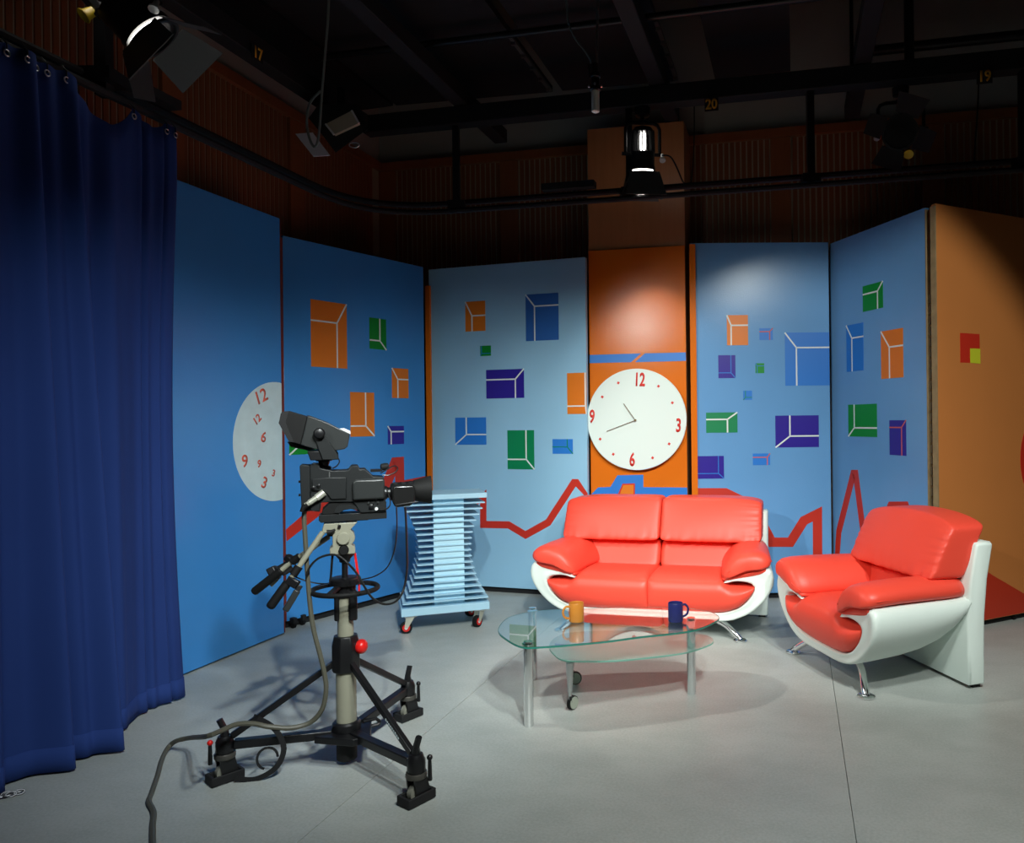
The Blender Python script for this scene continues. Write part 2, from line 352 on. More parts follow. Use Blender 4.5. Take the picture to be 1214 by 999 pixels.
f4 = Flat('scenery_flat', 'mid blue scenery flat with ten boxes, right of the big clock behind the sofa', (1.492, 6.513), (2.652, 6.538), .05, 2.965, BLUE_M)
f4.plinth()
for a in (((861.5, 373.5), (887, 409), (866.6, 385.6), 'TL', 'R', 'D', P_OR), ((900.2, 389), (916.2, 402.8), (912.3, 393), 'TR', 'L', 'D', P_BL, P_LR, .008), ((930.3, 394.2), (984, 456.6), (944, 412), 'TL', 'R', 'D', P_BL), ((851.4, 421), (872, 448), (866.6, 441.8), 'BR', 'L', 'U', P_IN, P_BL, .007), ((895.5, 430.5), (906, 442.2), (897.5, 433.6), 'TL', 'R', 'D', P_GR, P_BL, .006), ((881, 463), (891.6, 473.8), (883.8, 471), 'BL', 'R', 'U', P_BL, P_GR2, .006), ((837, 489), (874.4, 512.5), (862.3, 496.9), 'TR', 'L', 'D', P_GR2), ((919, 492.6), (970.9, 529.7), (936.5, 516.8), 'BL', 'R', 'U', P_IN), ((825, 540.6), (858.4, 567), (851.8, 561), 'BR', 'L', 'U', P_IN, P_BL, .007), ((892.4, 537.5), (913, 551), (909.6, 541.8), 'TR', 'L', 'D', P_BL, P_LR, .008)): f4.boxm(*a)
f4.bandpx([(826, 584), (860, 584), (893, 600), (915, 642.5), (937, 642.5), (953, 617), (969, 609), (969.5, 700)], .078, RED_P)
st = MB().box((.018, -.012, 1.5), (.05, .024, 2.9)).build('edge_strip', ORANGE, f4.root); st['label'] = 'orange batten on the left edge'

f5 = Flat('scenery_flat', 'angled mid blue scenery flat with a red spike, behind the armchair', (2.690, 6.60), (2.905, 5.491), .05, 2.965, BLUE_M)
f5.plinth()
for a in (((1022.8, 339.5), (1047, 364.5), (1040.4, 345), 'TR', 'L', 'D', P_GR), ((1003.3, 386), (1024, 438.7), (1010, 400.8), 'TL', 'R', 'D', P_BL), ((1044.3, 393), (1071.2, 447), (1054.4, 411.4), 'TL', 'R', 'D', P_OR), ((1005.6, 479.7), (1040, 518), (1013, 507), 'BL', 'R', 'U', P_GR), ((1054.4, 498), (1074.7, 540.2), (1069, 506.6), 'TR', 'L', 'D', P_IN, P_LR, .009)): f5.boxm(*a)
f5.bandpx([(990, 690), (994.5, 630), (1011.5, 562), (1014.5, 562), (1026, 650), (1040, 640), (1056, 600), (1074, 600), (1086, 640)], .07, RED_P)
MB().box((f5.L+.004, .02, 1.5), (.008, .042, 2.9)).build('edge_strip', WOOD_P, f5.root, label='raw wooden edge')
mb = MB()
for i in range(26): mb.box((f5.L+.014, .03, .45+i*.075), (.012, .018, .055))
mb.build('piano_hinge', STEEL, f5.root)

f6 = Flat('scenery_flat', 'orange scenery flat with red and yellow squares, rightmost behind the armchair', (2.925, 5.385), (4.05, 5.93), .045, 2.965, ORANGE_B)
f6.plinth()
MB().box((-.005, .02, 1.5), (.01, .042, 2.9)).build('edge_strip', WOOD_P, f6.root, label='raw wooden edge')
x0, z1 = f6.at(1138, 394.5); x1, z0 = f6.at(1161.5, 430.4); xm, zm = f6.at(1149.8, 412.8)
f6.poly([(x0, z0), (x1, z0), (x1, z1), (x0, z1)], RED_P, 'painted_square')
f6.poly([(xm, z0), (x1+.004, z0-.004), (x1+.004, zm), (xm, zm)], P_YE, 'painted_square', h=.0026, clip=False)
xr, zr = f6.at(1209.5, 545)
f6.poly([(xr+.45+.45*math.cos(2*math.pi*i/48), zr+.45*math.sin(2*math.pi*i/48)) for i in range(48) if xr+.45+.45*math.cos(2*math.pi*i/48) < f6.L], RED_P, 'painted_disc', clip=False)
f6.poly([f6.at(*p) for p in ((1106, 640), (1140, 657), (1176.5, 681.5), (1214, 703.5), (1260, 728))] + [(f6.L-.01, .05), (.002, .05)], mat('orange_red_paint', (.50, .035, .012), .45), 'painted_hill')
f6.caster(f6.at(1206, 735)[0], .03, .02)
MB().box((.95, .16, .01), (1.0, .16, .02)).build('wooden_foot', WOOD_P, f6.root)

# orange board fixed to the pilaster
U = lambda p: (p.x+.1559*p.y/.9677, p.y/.9677)
fc = Flat('column_board', 'tall orange board with blue bars on the pillar behind the clock', U(CL+NB*.014), U(CL+BD*CW+NB*.014), .03, 2.95, ORANGE, thick=.012)
fc.poly([fc.at(*p) for p in ((699, 420.6), (760, 418.8), (748, 429.3), (699, 430.3))], P_BL, 'painted_bar')
fc.poly([fc.at(*p) for p in ((764.5, 418.7), (816, 417.5), (816, 427.6), (753, 429.2))], P_BL, 'painted_bar')
fc.poly([fc.at(*p) for p in ((699, 640), (699, 586), (709, 577.6), (723.6, 577), (732, 563.2), (762.8, 562.6), (762.8, 577.3), (818, 577.8), (818, 640))], P_BL, 'painted_bar')
q = fc.poly([fc.at(*p) for p in ((729, 594), (738, 573.2), (752.8, 572.8), (752.8, 594))], RED_P, 'painted_shape', h=.0024)
fc.poly([fc.at(*p) for p in ((732, 593), (739, 574.8), (751.2, 574.5), (751.2, 593))], P_OR, 'painted_inset', h=.0034, parent=q)

# big wall clock
cx, cz = fc.at(756, 497); CR = .424
ck = thing('wall_clock', 'large round white wall clock with red numerals on the orange pillar board', 'clock', fc.a+fc.x*cx-fc.y*.0+V((0, 0, cz)), math.atan2(fc.x.y, fc.x.x))
MB().lathe([(CR*.4, .0), (CR*.4, .045)], (0, -.001, 0), (0, -1, 0), 32).build('spacer', BLACK_M, ck)
MB().lathe([(CR-.002, .045), (CR, .048), (CR, .060), (CR-.003, .063)], (0, 0, 0), (0, -1, 0), 96).build('dial', CLOCK_W, ck)
CKY = -.0645
def on_clock(px, py): x, z = fc.at(px, py); return (x-cx)*.99, (z-cz)*.99
for b, px, py in (('12', 760, 450.5), ('3', 806.3, 504.8), ('6', 751.3, 545.3), ('9', 703.7, 494.3)):
    x, z = on_clock(px, py)
    text(b, .155, Matrix.Translation((x, CKY, z)) @ RX @ Matrix.Rotation(math.radians(-3), 4, 'Z'), NUM_R, 'numeral', ck, .62, .004)
for px, py in ((782.5, 457.7), (799, 477.2), (795.2, 526), (775.5, 542.5), (728.9, 538.3), (713.3, 520.3), (715.8, 470.3), (734.8, 453.7)):
    x, z = on_clock(px, py); MB().box((x, CKY, z), (.019, .002, .019), Matrix.Rotation(.6, 3, 'Y')).build('hour_mark', NUM_R, ck)
hx, hz = on_clock(755.3, 498)
for (px, py), wd in (((741.6, 478.3), .007), ((721.5, 511), .006)):
    x, z = on_clock(px, py); MB().bar((hx, CKY-.012, hz), (x, CKY-.012, z), .004, wd, (0, 1, 0)).build('clock_hand', HAND, ck)
MB().lathe([(.009, 0), (.009, .02)], (hx, CKY, hz), (0, -1, 0), 14).build('hub', HAND, ck)

# ------------------------------------------------------------------ sofa and armchair
def pillow(c, sz, p=4.5, n=14, fn=None):
    mb = MB(); vs = {}; vl = []; fs = []
    def key(a):
        q = a.copy(); m = (abs(q.x)**p+abs(q.y)**p+abs(q.z)**p)**(1/p); q = q/m
        k = (round(q.x, 5), round(q.y, 5), round(q.z, 5))
        if k not in vs: vs[k] = len(vl); vl.append(q)
        return vs[k]
    for ax in range(3):
        for sg in (-1, 1):
            for i in range(n):
                for j in range(n):
                    qd = []
                    for di, dj in ((0, 0), (1, 0), (1, 1), (0, 1)):
                        a, b = math.sin(math.pi/2*(2*(i+di)/n-1)), math.sin(math.pi/2*(2*(j+dj)/n-1))
                        co = [0, 0, 0]; co[ax] = sg; co[(ax+1) % 3] = a; co[(ax+2) % 3] = b
                        qd.append(key(V(co)))
                    fs.append(tuple(qd))
    out = []
    for q in vl:
        P = V((q.x*sz[0]/2, q.y*sz[1]/2, q.z*sz[2]/2))
        if fn: P = fn(q, P)
        out.append(P+V(c))
    return mb.add(out, fs)

def seating(root, hw, seats, foot_x, slab_hw, foot_y=0, bz=.752, bh=.315, arch=0, shift=0):
    tap = lambda x, y: math.copysign(max(abs(x)-.065*min(1, max(0, y)/.65)*min(1, abs(x)/.3), 0), x)
    lerp = lambda pts, x: next((a[1]+(b[1]-a[1])*(x-a[0])/(b[0]-a[0]) for a, b in zip(pts, pts[1:]) if a[0] <= x <= b[0]), pts[-1][1])
    outer = [(0, .125), (hw-.36, .128), (hw-.25, .148), (hw-.16, .19), (hw-.085, .255), (hw-.03, .325), (hw-.002, .39), (hw-.003, .45), (hw-.03, .495), (hw-.09, .505), (hw-.2, .475), (hw-.29, .436), (hw-.345, .395)]
    inner = [(hw-.33, .385), (hw-.25, .402), (hw-.165, .392), (hw-.132, .365), (hw-.14, .33), (hw-.175, .28), (hw-.235, .225), (hw-.32, .192), (max(hw-.42, .05), .182), (0, .18)]
    def resample(pts, n):
        P = spline([(*p, 0) for p in pts], 6); acc = [0]
        for a, b in zip(P, P[1:]): acc.append(acc[-1]+(b-a).length)
        out = []; k = 0
        for i in range(n+1):
            t = acc[-1]*i/n
            while k < len(P)-2 and acc[k+1] < t: k += 1
            q = (t-acc[k])/max(acc[k+1]-acc[k], 1e-9); out.append(P[k]+(P[k+1]-P[k])*q)
        return out
    n_ = 34
    oo = resample(outer, n_); ii = list(reversed(resample(inner, n_))); ii[-1] = (oo[-1]+ii[-1])/2; oo[-1] = ii[-1].copy()
    oo = [V((-p.x, p.y, 0)) for p in reversed(oo[1:])]+oo; ii = [V((-p.x, p.y, 0)) for p in reversed(ii[1:])]+ii
    rings = []
    for y, k, lift in ((-.002, .35, 0), (-.006, .62, 0), (-.002, .86, 0), (.012, .97, 0), (.03, 1, 0), (.12, 1, .002), (.3, 1, .012), (.42, 1, .03), (.52, 1, .062), (.58, 1, .105), (.625, 1, .18), (.65, .9, .26)):
        rg = []
        for pts, oth in ((oo, ii), (ii, oo)):
            row = []
            for p, q in zip(pts, oth):
                m_ = (p+q)/2; r = m_+(p-m_)*k
                row.append((tap(r.x, y), y, .125+lift+(r.y-.125)*(.38-lift)/.38))
            rg += row if pts is oo else list(reversed(row))
        rings.append(rg)
    mbs = MB().loft(rings, cap=False); N2 = len(rings[0]); h2 = N2//2
    for o_f in (0, (len(rings)-1)*N2):
        for i in range(h2-1): mbs.f.append((o_f+i, o_f+i+1, o_f+N2-2-i, o_f+N2-1-i))
    mbs.build('frame_shell', LEATHER_W, root, sharp=60)
    # seats
    zb_pts = sorted([(x, z) for x, z in inner[3:]]); xe = hw-.133
    for s in range(seats):
        sides = [(-xe, xe)] if seats == 1 else [[(-xe, -.001)], [(.001, xe)]][s]
        x0, x1 = sides[0]; nx = 40; rows = []
        for i in range(nx+1):
            x = x0+(x1-x0)*(.5-.5*math.cos(math.pi*i/nx)); ax = abs(x)
            zb = lerp(zb_pts, ax); tp = hw-.36
            zt = .418 if ax < tp else .418-.048*min(1, (ax-tp)/.06)-.0*(ax-tp)
            zt = max(zt, zb+.006)
            pf = 1.0
            if seats == 2:
                qq = min(1, ax/.055); pf = math.sqrt(max(0, 1-(1-qq)**2))
            h = zt-zb; bl = min(1, h/.13)*(.35+.65*pf)
            crown = .014*pf if ax < tp else 0
            ztt = zt-.022*(1-pf)
            rows.append([(x, .03, zb+.0), (x, .004, zb+.004), (x, -.022*bl, zb+.12*h), (x, -.040*bl, zb+.35*h), (x, -.043*bl, zb+.6*h), (x, -.034*bl, zb+.82*h), (x, -.008*bl, ztt-.02*bl), (x, .03, ztt-.004), (x, .09, ztt+crown*.8), (x, .22, ztt+crown), (x, .36, ztt+crown*.6), (x, .47, ztt-.004), (x, .56, ztt-.01)])
        m2 = MB().loft(rows, cap=False, closed=False)
        n = len(rows[0]); m2.f.append(tuple(range(n))); m2.f.append(tuple(nx*n+j for j in range(n)))
        m2.build('seat_cushion', LEATHER, root, sharp=70)
    # lumbar pads and back cushions
    spans = [(-1, 1)] if seats == 1 else [(-1, 0), (0, 1)]
    for a, b in spans:
        xa, xb = a*(hw-.27), b*(hw-.27)
        def lean1(q, P): P.y += .05*(P.z/.1); return P
        pillow(((xa+xb)/2, .555, .495), (xb-xa-.004, .19, .215), 7, 14, lean1).build('lumbar_pad', LEATHER, root, sharp=80)
        xa, xb = a*(slab_hw-.03)+shift, b*(slab_hw-.03)
        def back(q, P):
            P.y += .085*(P.z/.18)
            edge = abs(q.x) if a*b else (q.x if a == 0 else -q.x)
            P.z -= .026*max(0, edge)**3*max(0, q.z)-arch*(1-q.x*q.x)*max(0, q.z)
            fr = max(0, -q.y)
            lo, en = math.exp(-(q.z+1)/.22), math.exp(-(1-max(0, edge))/.16)
            P.y += fr*.0075*lo*(math.sin(q.x*23+3*math.sin(q.x*4+a))+.6*math.sin(q.x*41+2))
            P.y += fr*.004*en*(math.sin(q.z*19+2*math.sin(q.z*5))+.5*math.sin(q.z*37))
            if q.y < 0: P.y -= .020*(1-q.x*q.x)*(1-q.z*q.z)
            return P
        bc = pillow(((xa+xb)/2, .60, bz), (xb-xa-.004, .235, bh), 13, 44, back).build('back_cushion', LEATHER, root, sharp=80)
        xo = (xa+xb)/2; hx = (xb-xa)/2-.006
        if seats == 1 or a == 0: MB().tube([(xo+hx, .545+.085*t/.18, bz+t) for t in (-.13, -.06, .0, .06, .12)], .0028, 6).build('piping', LEATHER, bc)
    # arms
    pad = [(hw-.045, .505), (hw-.02, .525), (hw-.02, .560), (hw-.05, .592), (hw-.11, .612), (hw-.185, .610), (hw-.26, .578), (hw-.32, .520), (hw-.352, .462), (hw-.350, .425), (hw-.322, .420), (hw-.26, .450), (hw-.18, .482), (hw-.1, .496)]
    base = [(hw-.05, .48), (hw-.07, .513), (hw-.12, .522), (hw-.22, .50), (hw-.3, .462), (hw-.345, .425), (hw-.335, .403), (hw-.24, .42), (hw-.1, .45)]
    for sg in (-1, 1):
        pr = spline([(*p, 0) for p in pad], 4, True); cxp = sum(p.x for p in pr)/len(pr); czp = sum(p.y for p in pr)/len(pr)
        rg = []
        for y, sc, dz in ((-.05, .30, -.015), (-.046, .62, -.012), (-.03, .84, -.008), (0, .96, -.004), (.05, 1, 0), (.18, 1.0, .004), (.34, 1.0, .003), (.5, 1, 0), (.58, .98, 0), (.625, .9, 0), (.645, .7, 0), (.65, .3, 0)):
            rg.append([(sg*tap(cxp+(p.x-cxp)*sc, y), y, czp+dz+(p.y-czp)*sc) for p in pr])
        ap = MB().loft(rg).build('arm_pad', LEATHER, root, sharp=80)
        pp = [(sg*tap(hw-.02, y), y, .542) for y in (.02, .15, .3, .45, .58)]
        MB().tube([(sg*(hw-.345), -.012, .442), (sg*(hw-.30), -.043, .475), (sg*(hw-.2), -.046, .526), (sg*(hw-.1), -.044, .536), (sg*(hw-.04), -.022, .538), (sg*(hw-.019), .03, .541)]+pp[1:], .0028, 6).build('piping', LEATHER, ap)
        br = spline([(*p, 0) for p in base], 3, True)
        MB().loft([[(sg*tap(p.x, y), y, p.y) for p in (inset([V((q.x, q.y)) for q in br], i) if i else br)] for y, i in ((-.012, .012), (.0, .002), (.02, 0), (.6, 0))]).build('arm_base', LEATHER, root, sharp=80)
        # bent chrome leg with disc foot
        lg = MB().tube(spline([(sg*(foot_x-.30), foot_y+.10, .134), (sg*(foot_x-.19), foot_y+.075, .124), (sg*(foot_x-.10), foot_y+.045, .094), (sg*(foot_x-.035), foot_y+.012, .045), (sg*foot_x, foot_y, .012)], 5), .021, 12).build('leg', CHROME, root)
        MB().lathe([(.043, 0), (.047, .003), (.047, .010), (.040, .014)], (sg*foot_x, foot_y, 0), n=24).build('disc_foot', CHROME, lg)
        MB().box((sg*(slab_hw-.05), .70, .01), (.05, .05, .02)).build('rear_foot', BLACK_M, root)
    # rear slab
    prof = [(.640, .02), (.628, .2), (.628, .4), (.648, .6), (.690, .785), (.700, .80), (.79, .805), (.802, .79), (.765, .6), (.745, .4), (.740, .2), (.738, .02)]
    pr = [V(p) for p in prof]; rg = []
    for x, i in ((-slab_hw, .018), (-slab_hw+.004, .007), (-slab_hw+.016, 0), (slab_hw-.016, 0), (slab_hw-.004, .007), (slab_hw, .018)):
        rg.append([(x, p.x, p.y) for p in (inset(pr, i) if i else pr)])
    MB().loft(rg).build('back_slab', LEATHER_W, root, sharp=50)

sofa = thing('two_seat_sofa', 'red leather two seat sofa with white shell and chrome legs, below the clock', 'sofa', (.08, 5.264, 0), math.radians(-12.9))
seating(sofa, .866, 2, .635, .79)
chair = thing('armchair', 'red leather armchair with white shell and chrome legs, right of the sofa', 'armchair', (1.080, 4.455, 0), math.radians(-74))
seating(chair, .56, 1, .41, .485, .035, .76, .325, .03, .085)

# ------------------------------------------------------------------ coffee table
top_px = [(590.5, 747), (600, 757), (619, 766.3), (645, 766), (679, 763.4), (720, 759.5), (760, 754.2), (800, 750), (825, 745.8), (844, 738.5), (852.6, 731.5), (841, 724.6), (808, 720), (760, 719.5), (710, 720.5), (670, 721.6), (635, 723.8), (612, 728.2), (598, 734.6)]
tp = [spot(px, py, .41) for px, py in top_px]; ctr = sum(tp, V())/len(tp); ctr.z = 0
tb = thing('coffee_table', 'oval glass coffee table with swivel frosted lower shelf, in front of the sofa', 'table', ctr)
def slab(pts, z0, z1, name, m, edge=None, parent=None):
    P = spline([p-ctr for p in pts], 5, True)
    ring = lambda i, z: [(q.x, q.y, z) for q in inset([V((p.x, p.y)) for p in P], i)]
    o = MB().loft([ring(.002, z0), ring(0, z0+.002), ring(0, z1-.002), ring(.002, z1)]).build(name, m, parent or tb, sharp=30)
    if edge:
        MB().loft([ring(-.0006, z0+.001), ring(-.0006, z1-.001), ring(.0012, z1-.001), ring(.0012, z0+.001), ring(-.0006, z0+.001)], cap=False).build('edge_band', edge, o, label='green glass edge')
    return o
gt = slab(tp, .400, .410, 'glass_top', GLASS, GLASS_E)
sh_px = [(651, 766.7), (657, 775), (667, 781.4), (690, 783), (730, 782.3), (775, 778), (814, 772.5), (841, 763.7), (845.7, 757.7), (838, 753), (820, 750.6), (780, 749), (730, 748.7), (690, 749.8), (668, 752.5), (656, 758.5)]
sp = [spot(px, py, .262) for px, py in sh_px]
fs = slab(sp, .252, .262, 'frosted_shelf', FROST, mat('pale_green_edge', (.25, .55, .45), .3))
for px, py in ((627, 860), (632, 805), (820, 822)):
    p = spot(px, py)-ctr
    lg = MB().lathe([(.022, 0), (.024, .003), (.024, .392), (.030, .394), (.030, .399)], p, n=20).build('leg', CHROME, tb)
    MB().lathe([(.022, 0), (.022, .006)], p+V((0, 0, .4105)), n=20).build('cap', CHROME, lg)
def tcaster(p, zt, ang, r=.036):
    p = p-ctr; d = V((math.cos(ang), math.sin(ang), 0)); n = V((-d.y, d.x, 0))
    cs = MB().lathe([(.021, zt-.002), (.020, zt-.03), (.013, .098), (.008, .095), (.008, .05)], p, n=16).build('caster_leg', STEEL, tb)
    q = p+d*.02+V((0, 0, r))
    MB().lathe([(r*.7, -.011), (r, -.009), (r, .009), (r*.7, .011)], q, n, 24).build('wheel', RUBBER, cs)
    MB().lathe([(r*.86, -.0135), (r*.86, .0135)], q, n, 24).build('wheel_cap', mat('sage_plastic', (.33, .36, .30), .35), cs)
    MB().box(p+V((0, 0, .06))+d*.006, (.014, .03, .03)).build('fork', BLACK_M, cs)
tcaster(spot(676, 842), .252, .95); tcaster(spot(678, 811), .252, .12)
def mug(name, label, px, py, m, hang):
    p = spot(px, py, .4105)
    r = thing(name, label, 'mug', p, hang)
    R, H = .0405, .103
    MB().lathe([(.034, 0), (R-.002, .002), (R, .008), (R, H-.003), (R-.0015, H), (R-.004, H-.002), (R-.0045, .01), (.005, .008)], n=32).build('cup', m, r)
    MB().tube(spline([(R-.002, 0, .083), (R+.018, 0, .086), (R+.034, 0, .07), (R+.036, 0, .05), (R+.026, 0, .03), (R-.002, 0, .02)], 5), .0062, 8).build('handle', m, r)
mug('mug', 'orange ceramic mug standing on the left of the glass table', 683.5, 736.5, mat('orange_glaze', (.52, .20, .03), .25), math.radians(205))
mug('mug', 'dark blue ceramic mug standing on the right of the glass table', 801, 736.5, mat('navy_glaze', (.02, .025, .12), .2), math.radians(25))

# ------------------------------------------------------------------ stacked board podium on wheels
fl_, fr_ = spot(487, 752), spot(571, 743)
cyaw = math.radians(20); cc = (fl_+fr_)/2
cart = thing('podium_cart', 'sky blue waisted podium of stacked boards on casters, beside the camera', 'podium', cc+V((-.01, .02, 0)), cyaw)
def hwid(t):   # half width by height 0..1
    pts = [(0, .305), (.055, .30), (.11, .272), (.17, .25), (.23, .228), (.29, .213), (.35, .204), (.41, .193), (.47, .187), (.53, .186), (.59, .188), (.65, .195), (.71, .204), (.77, .218), (.83, .240), (.89, .264), (.95, .283), (1, .29)]
    for a, b in zip(pts, pts[1:]):
        if a[0] <= t <= b[0]: return a[1]+(b[1]-a[1])*(t-a[0])/(b[0]-a[0])
    return pts[-1][1]
DD = .40; yc = .17
MB().box((0, yc, .155), (.62, DD, .055)).build('base_board', CART, cart, bevel=.003)
MB().box((.03, yc, .56), (.215, .29, .76)).build('core', CARTC, cart)
ZB, ZT = .182, .945
for i in range(17):
    t = (i+.8)/17.6; h = hwid(t); d = DD*(.42+.58*(h/.305))
    MB().box((.002, yc+(DD-d)*0, ZB+(ZT-ZB)*t), (2*h, d, .008)).build('board', CART, cart)
MB().box((.0, yc, .963), (.60, DD*.98, .036)).build('top_board', CART, cart, bevel=.003)
for x, y, a in ((-.245, -.0, .5), (.245, .0, 1.3), (-.245, .32, 2.2), (.245, .32, 1.0)):
    c = MB().box((x, y+.02, .121), (.085, .07, .006)).build('caster', STEEL, cart)
    d = V((math.cos(a+2.6), math.sin(a+2.6), 0)); n = V((-d.y, d.x, 0)); q = V((x, y+.02, .042))+d*.03
    for s in (-1, 1):
        mb = MB(); o = n*s*.022
        mb.prism([V((x, y+.02, .119))-d*.03+o, V((x, y+.02, .119))+d*.03+o, q+d*.012+o, q-d*.012+o], n*s*.003); mb.build('fork', SILVER, c)
    MB().lathe([(.03, -.017), (.042, -.014), (.042, .014), (.03, .017)], q, n, 24).build('wheel', RUBBER, c)
    MB().lathe([(.027, -.019), (.027, .019)], q, n, 20).build('wheel_hub', RED_K, c, label='red wheel hub')
    MB().lathe([(.012, -.021), (.012, .021)], q, n, 14).build('axle_cap', WHITE_P, c)

# ------------------------------------------------------------------ camera pedestal
PY = 3.357; KP = PY/F; PX = -1.287; YAW = math.radians(21); KX = KP*.935
ped = thing('camera_pedestal', 'black and beige wheeled studio pedestal under the television camera', 'pedestal', (PX, PY, 0), YAW)
def L(px, py, y=0): return V(((px-411)*KX, y, EYE-(py-501.7)*KP))
MB().lathe([(.038, .018), (.043, .022), (.043, .125)], n=24).build('foot_tube', BLACK_M, ped)
MB().lathe([(.043, .15), (.043, .44)], n=28).build('lower_column', BEIGE, ped)
MB().lathe([(.034, .42), (.034, .80)], n=28).build('upper_column', BEIGE, ped)
MB().lathe([(.056, .145), (.060, .15), (.060, .18), (.052, .188)], n=28).build('hub_ring', BLACK, ped)
MB().lathe([(.056, .408), (.062, .42), (.062, .525), (.052, .565)], n=8, a0=.39).build('collar', BLACK, ped, bevel=.004)
kx = V((math.cos(YAW), -math.sin(YAW), 0))
kn = MB().lathe([(.02, 0), (.026, .006), (.031, .016), (.032, .026), (.028, .038), (.018, .046), (.004, .049)], kx*.046+V((0, 0, .513)), kx, 24).build('lock_knob', RED_K, ped); kn['label'] = 'round red lock knob'
feet = [spot(267, 925), spot(494, 950), spot(484, 851)]
mbh = MB(); hubp = []
for i, f in enumerate(feet):
    f = Matrix.Rotation(-YAW, 3, 'Z') @ (f-V((PX, PY, 0))); f.z = 0; d = f.normalized(); n = V((-d.y, d.x, 0)); Lf = f.length
    hubp += [d*.13-n*.04, d*.13+n*.04]
    MB().bar(d*.06+V((0, 0, .138)), d*(Lf-.035)+V((0, 0, .150)), .040, .036).build('floor_arm', BLACK, ped, bevel=.004)
    b = MB().bar(d*.05+V((0, 0, .445)), d*(Lf-.028)+V((0, 0, .185)), .024, .026).build('brace', BLACK, ped, bevel=.003)
    if i == 1:
        mb = MB(); p0 = d*.05+V((0, 0, .445)); p1 = d*(Lf-.055)+V((0, 0, .195)); ax = (p1-p0)
        up = V((0, 0, 1)); upn = (up-ax.normalized()*up.dot(ax.normalized())).normalized(); sd = ax.normalized().cross(upn)
        if sd.y > 0: sd = -sd
        random.seed(3)
        for k in range(9):
            t = .66+k*.026; mb.bar(p0+ax*t+sd*.0125+upn*random.uniform(-.002, .002), p0+ax*(t+.018)+sd*.0125+upn*random.uniform(-.002, .002), .001, random.uniform(.006, .011), upn)
        mb.build('lettering_strip', mat('pale_lettering', (.5, .6, .62), .6), b, label='worn pale lettering')
    # caster assembly
    wa = (.85, .95, .95)[i]-YAW; wd = V((math.cos(wa), math.sin(wa), 0)); wn = V((-wd.y, wd.x, 0))
    c = MB().lathe([(.032, .105), (.036, .11), (.036, .165), (.026, .19)], f, n=12).build('caster', BLACK, ped)
    MB().lathe([(.040, .098), (.042, .102), (.042, .116), (.040, .120)], f, n=20).build('swivel_ring', mat('worn_metal', (.09, .085, .075), .45, .5), c)
    for s in (-1, 1): MB().prism([f+wn*s*.020+V((0, 0, .1))-wd*.03, f+wn*s*.020+V((0, 0, .1))+wd*.03, f+wn*s*.020+V((0, 0, .035))+wd*.045, f+wn*s*.020+V((0, 0, .03))-wd*.02], wn*s*.008).build('fork', BLACK, c)
    q = f+V((0, 0, .038))
    MB().lathe([(.026, -.015), (.037, -.013), (.037, .013), (.026, .015)], q, wn, 24).build('wheel', GREYT, c)
    g = MB()
    for s in (-1, 1): g.box(f+wn*s*.034+V((0, 0, .022)), (.125, .010, .036), Matrix((wd, wn, V((0, 0, 1)))).transposed())
    for s in (-1, 1): g.box(f+wd*s*.060+V((0, 0, .022)), (.012, .076, .036), Matrix((wd, wn, V((0, 0, 1)))).transposed())
    g.build('cable_guard', BLACK_M, c, bevel=.003)
    MB().tube([f+V((0, 0, .17))-d*.0, f+V((0, 0, .215))+d*.0, f+V((0, 0, .26))+d*.02], [.022, .014, .013], 8).build('brake_lever', BLACK, c)
    kp = f+V((-.052 if i == 0 else .05, -.02, .135))
    MB().tube([kp-V((0, 0, .05)), kp, kp+V((0, 0, .03))], [.009, .008, .007], 8).build('lock_pin', BLACK, c)
    MB().lathe([(.004, -.011), (.010, -.006), (.012, 0), (.010, .006), (.004, .011)], kp+V((0, 0, .04)), n=14).build('pin_knob', RED_K if i == 0 else BLACK, c)
MB().prism([p+V((0, 0, .118)) for p in hubp], (0, 0, .03)).build('hub_plate', BLACK, ped, bevel=.004)
MB().tube([V((.07, .02, .165)), V((.125, .03, .165)), V((.14, .03, .15)), V((.14, .03, .14)), V((.08, .02, .135))], .008, 8).build('tow_handle', BLACK, ped)
MB().tube([(.137*math.cos(a), .137*math.sin(a), .768) for a in [2*math.pi*i/48 for i in range(48)]], .0108, 10, True).build('steering_ring', RUBBER, ped)
for a in (.6, 2.7, 4.2): MB().bar((.05*math.cos(a), .05*math.sin(a), .79), (.132*math.cos(a), .132*math.sin(a), .770), .022, .014).build('ring_spoke', BLACK, ped)
MB().lathe([(.04, .735), (.045, .74), (.045, .785), (.064, .79), (.066, .80), (.066, .815), (.058, .82)], n=28).build('ring_hub', BLACK, ped)
for sx, sy in ((-.035, -.02), (.032, -.035)): MB().box((sx, sy, .70), (.022 if sx < 0 else .036, .03, .13)).build('hub_bracket', BLACK, ped, bevel=.008)
MB().lathe([(.026, .815), (.013, .822), (.013, .885), (.022, .888), (.024, .90), (.045, .925), (.045, .935)], n=24).build('centre_post', BLACK, ped)
for x0, x1, m, y in ((-.06, -.05, BLACK, -.02), (.058, .042, RED_K, -.01), (.0, .0, BLACK, .05)):
    o = MB().bar((x0, y, .80), (x1, y, .925), .012, .010, (1, 0, 0)).build('strut', m, ped)
    if m is RED_K: o['label'] = 'red strut'; MB().bar((.058, -.01, .74), (.058, -.01, .80), .008, .008, (1, 0, 0)).build('strut_end', RED_K, o)
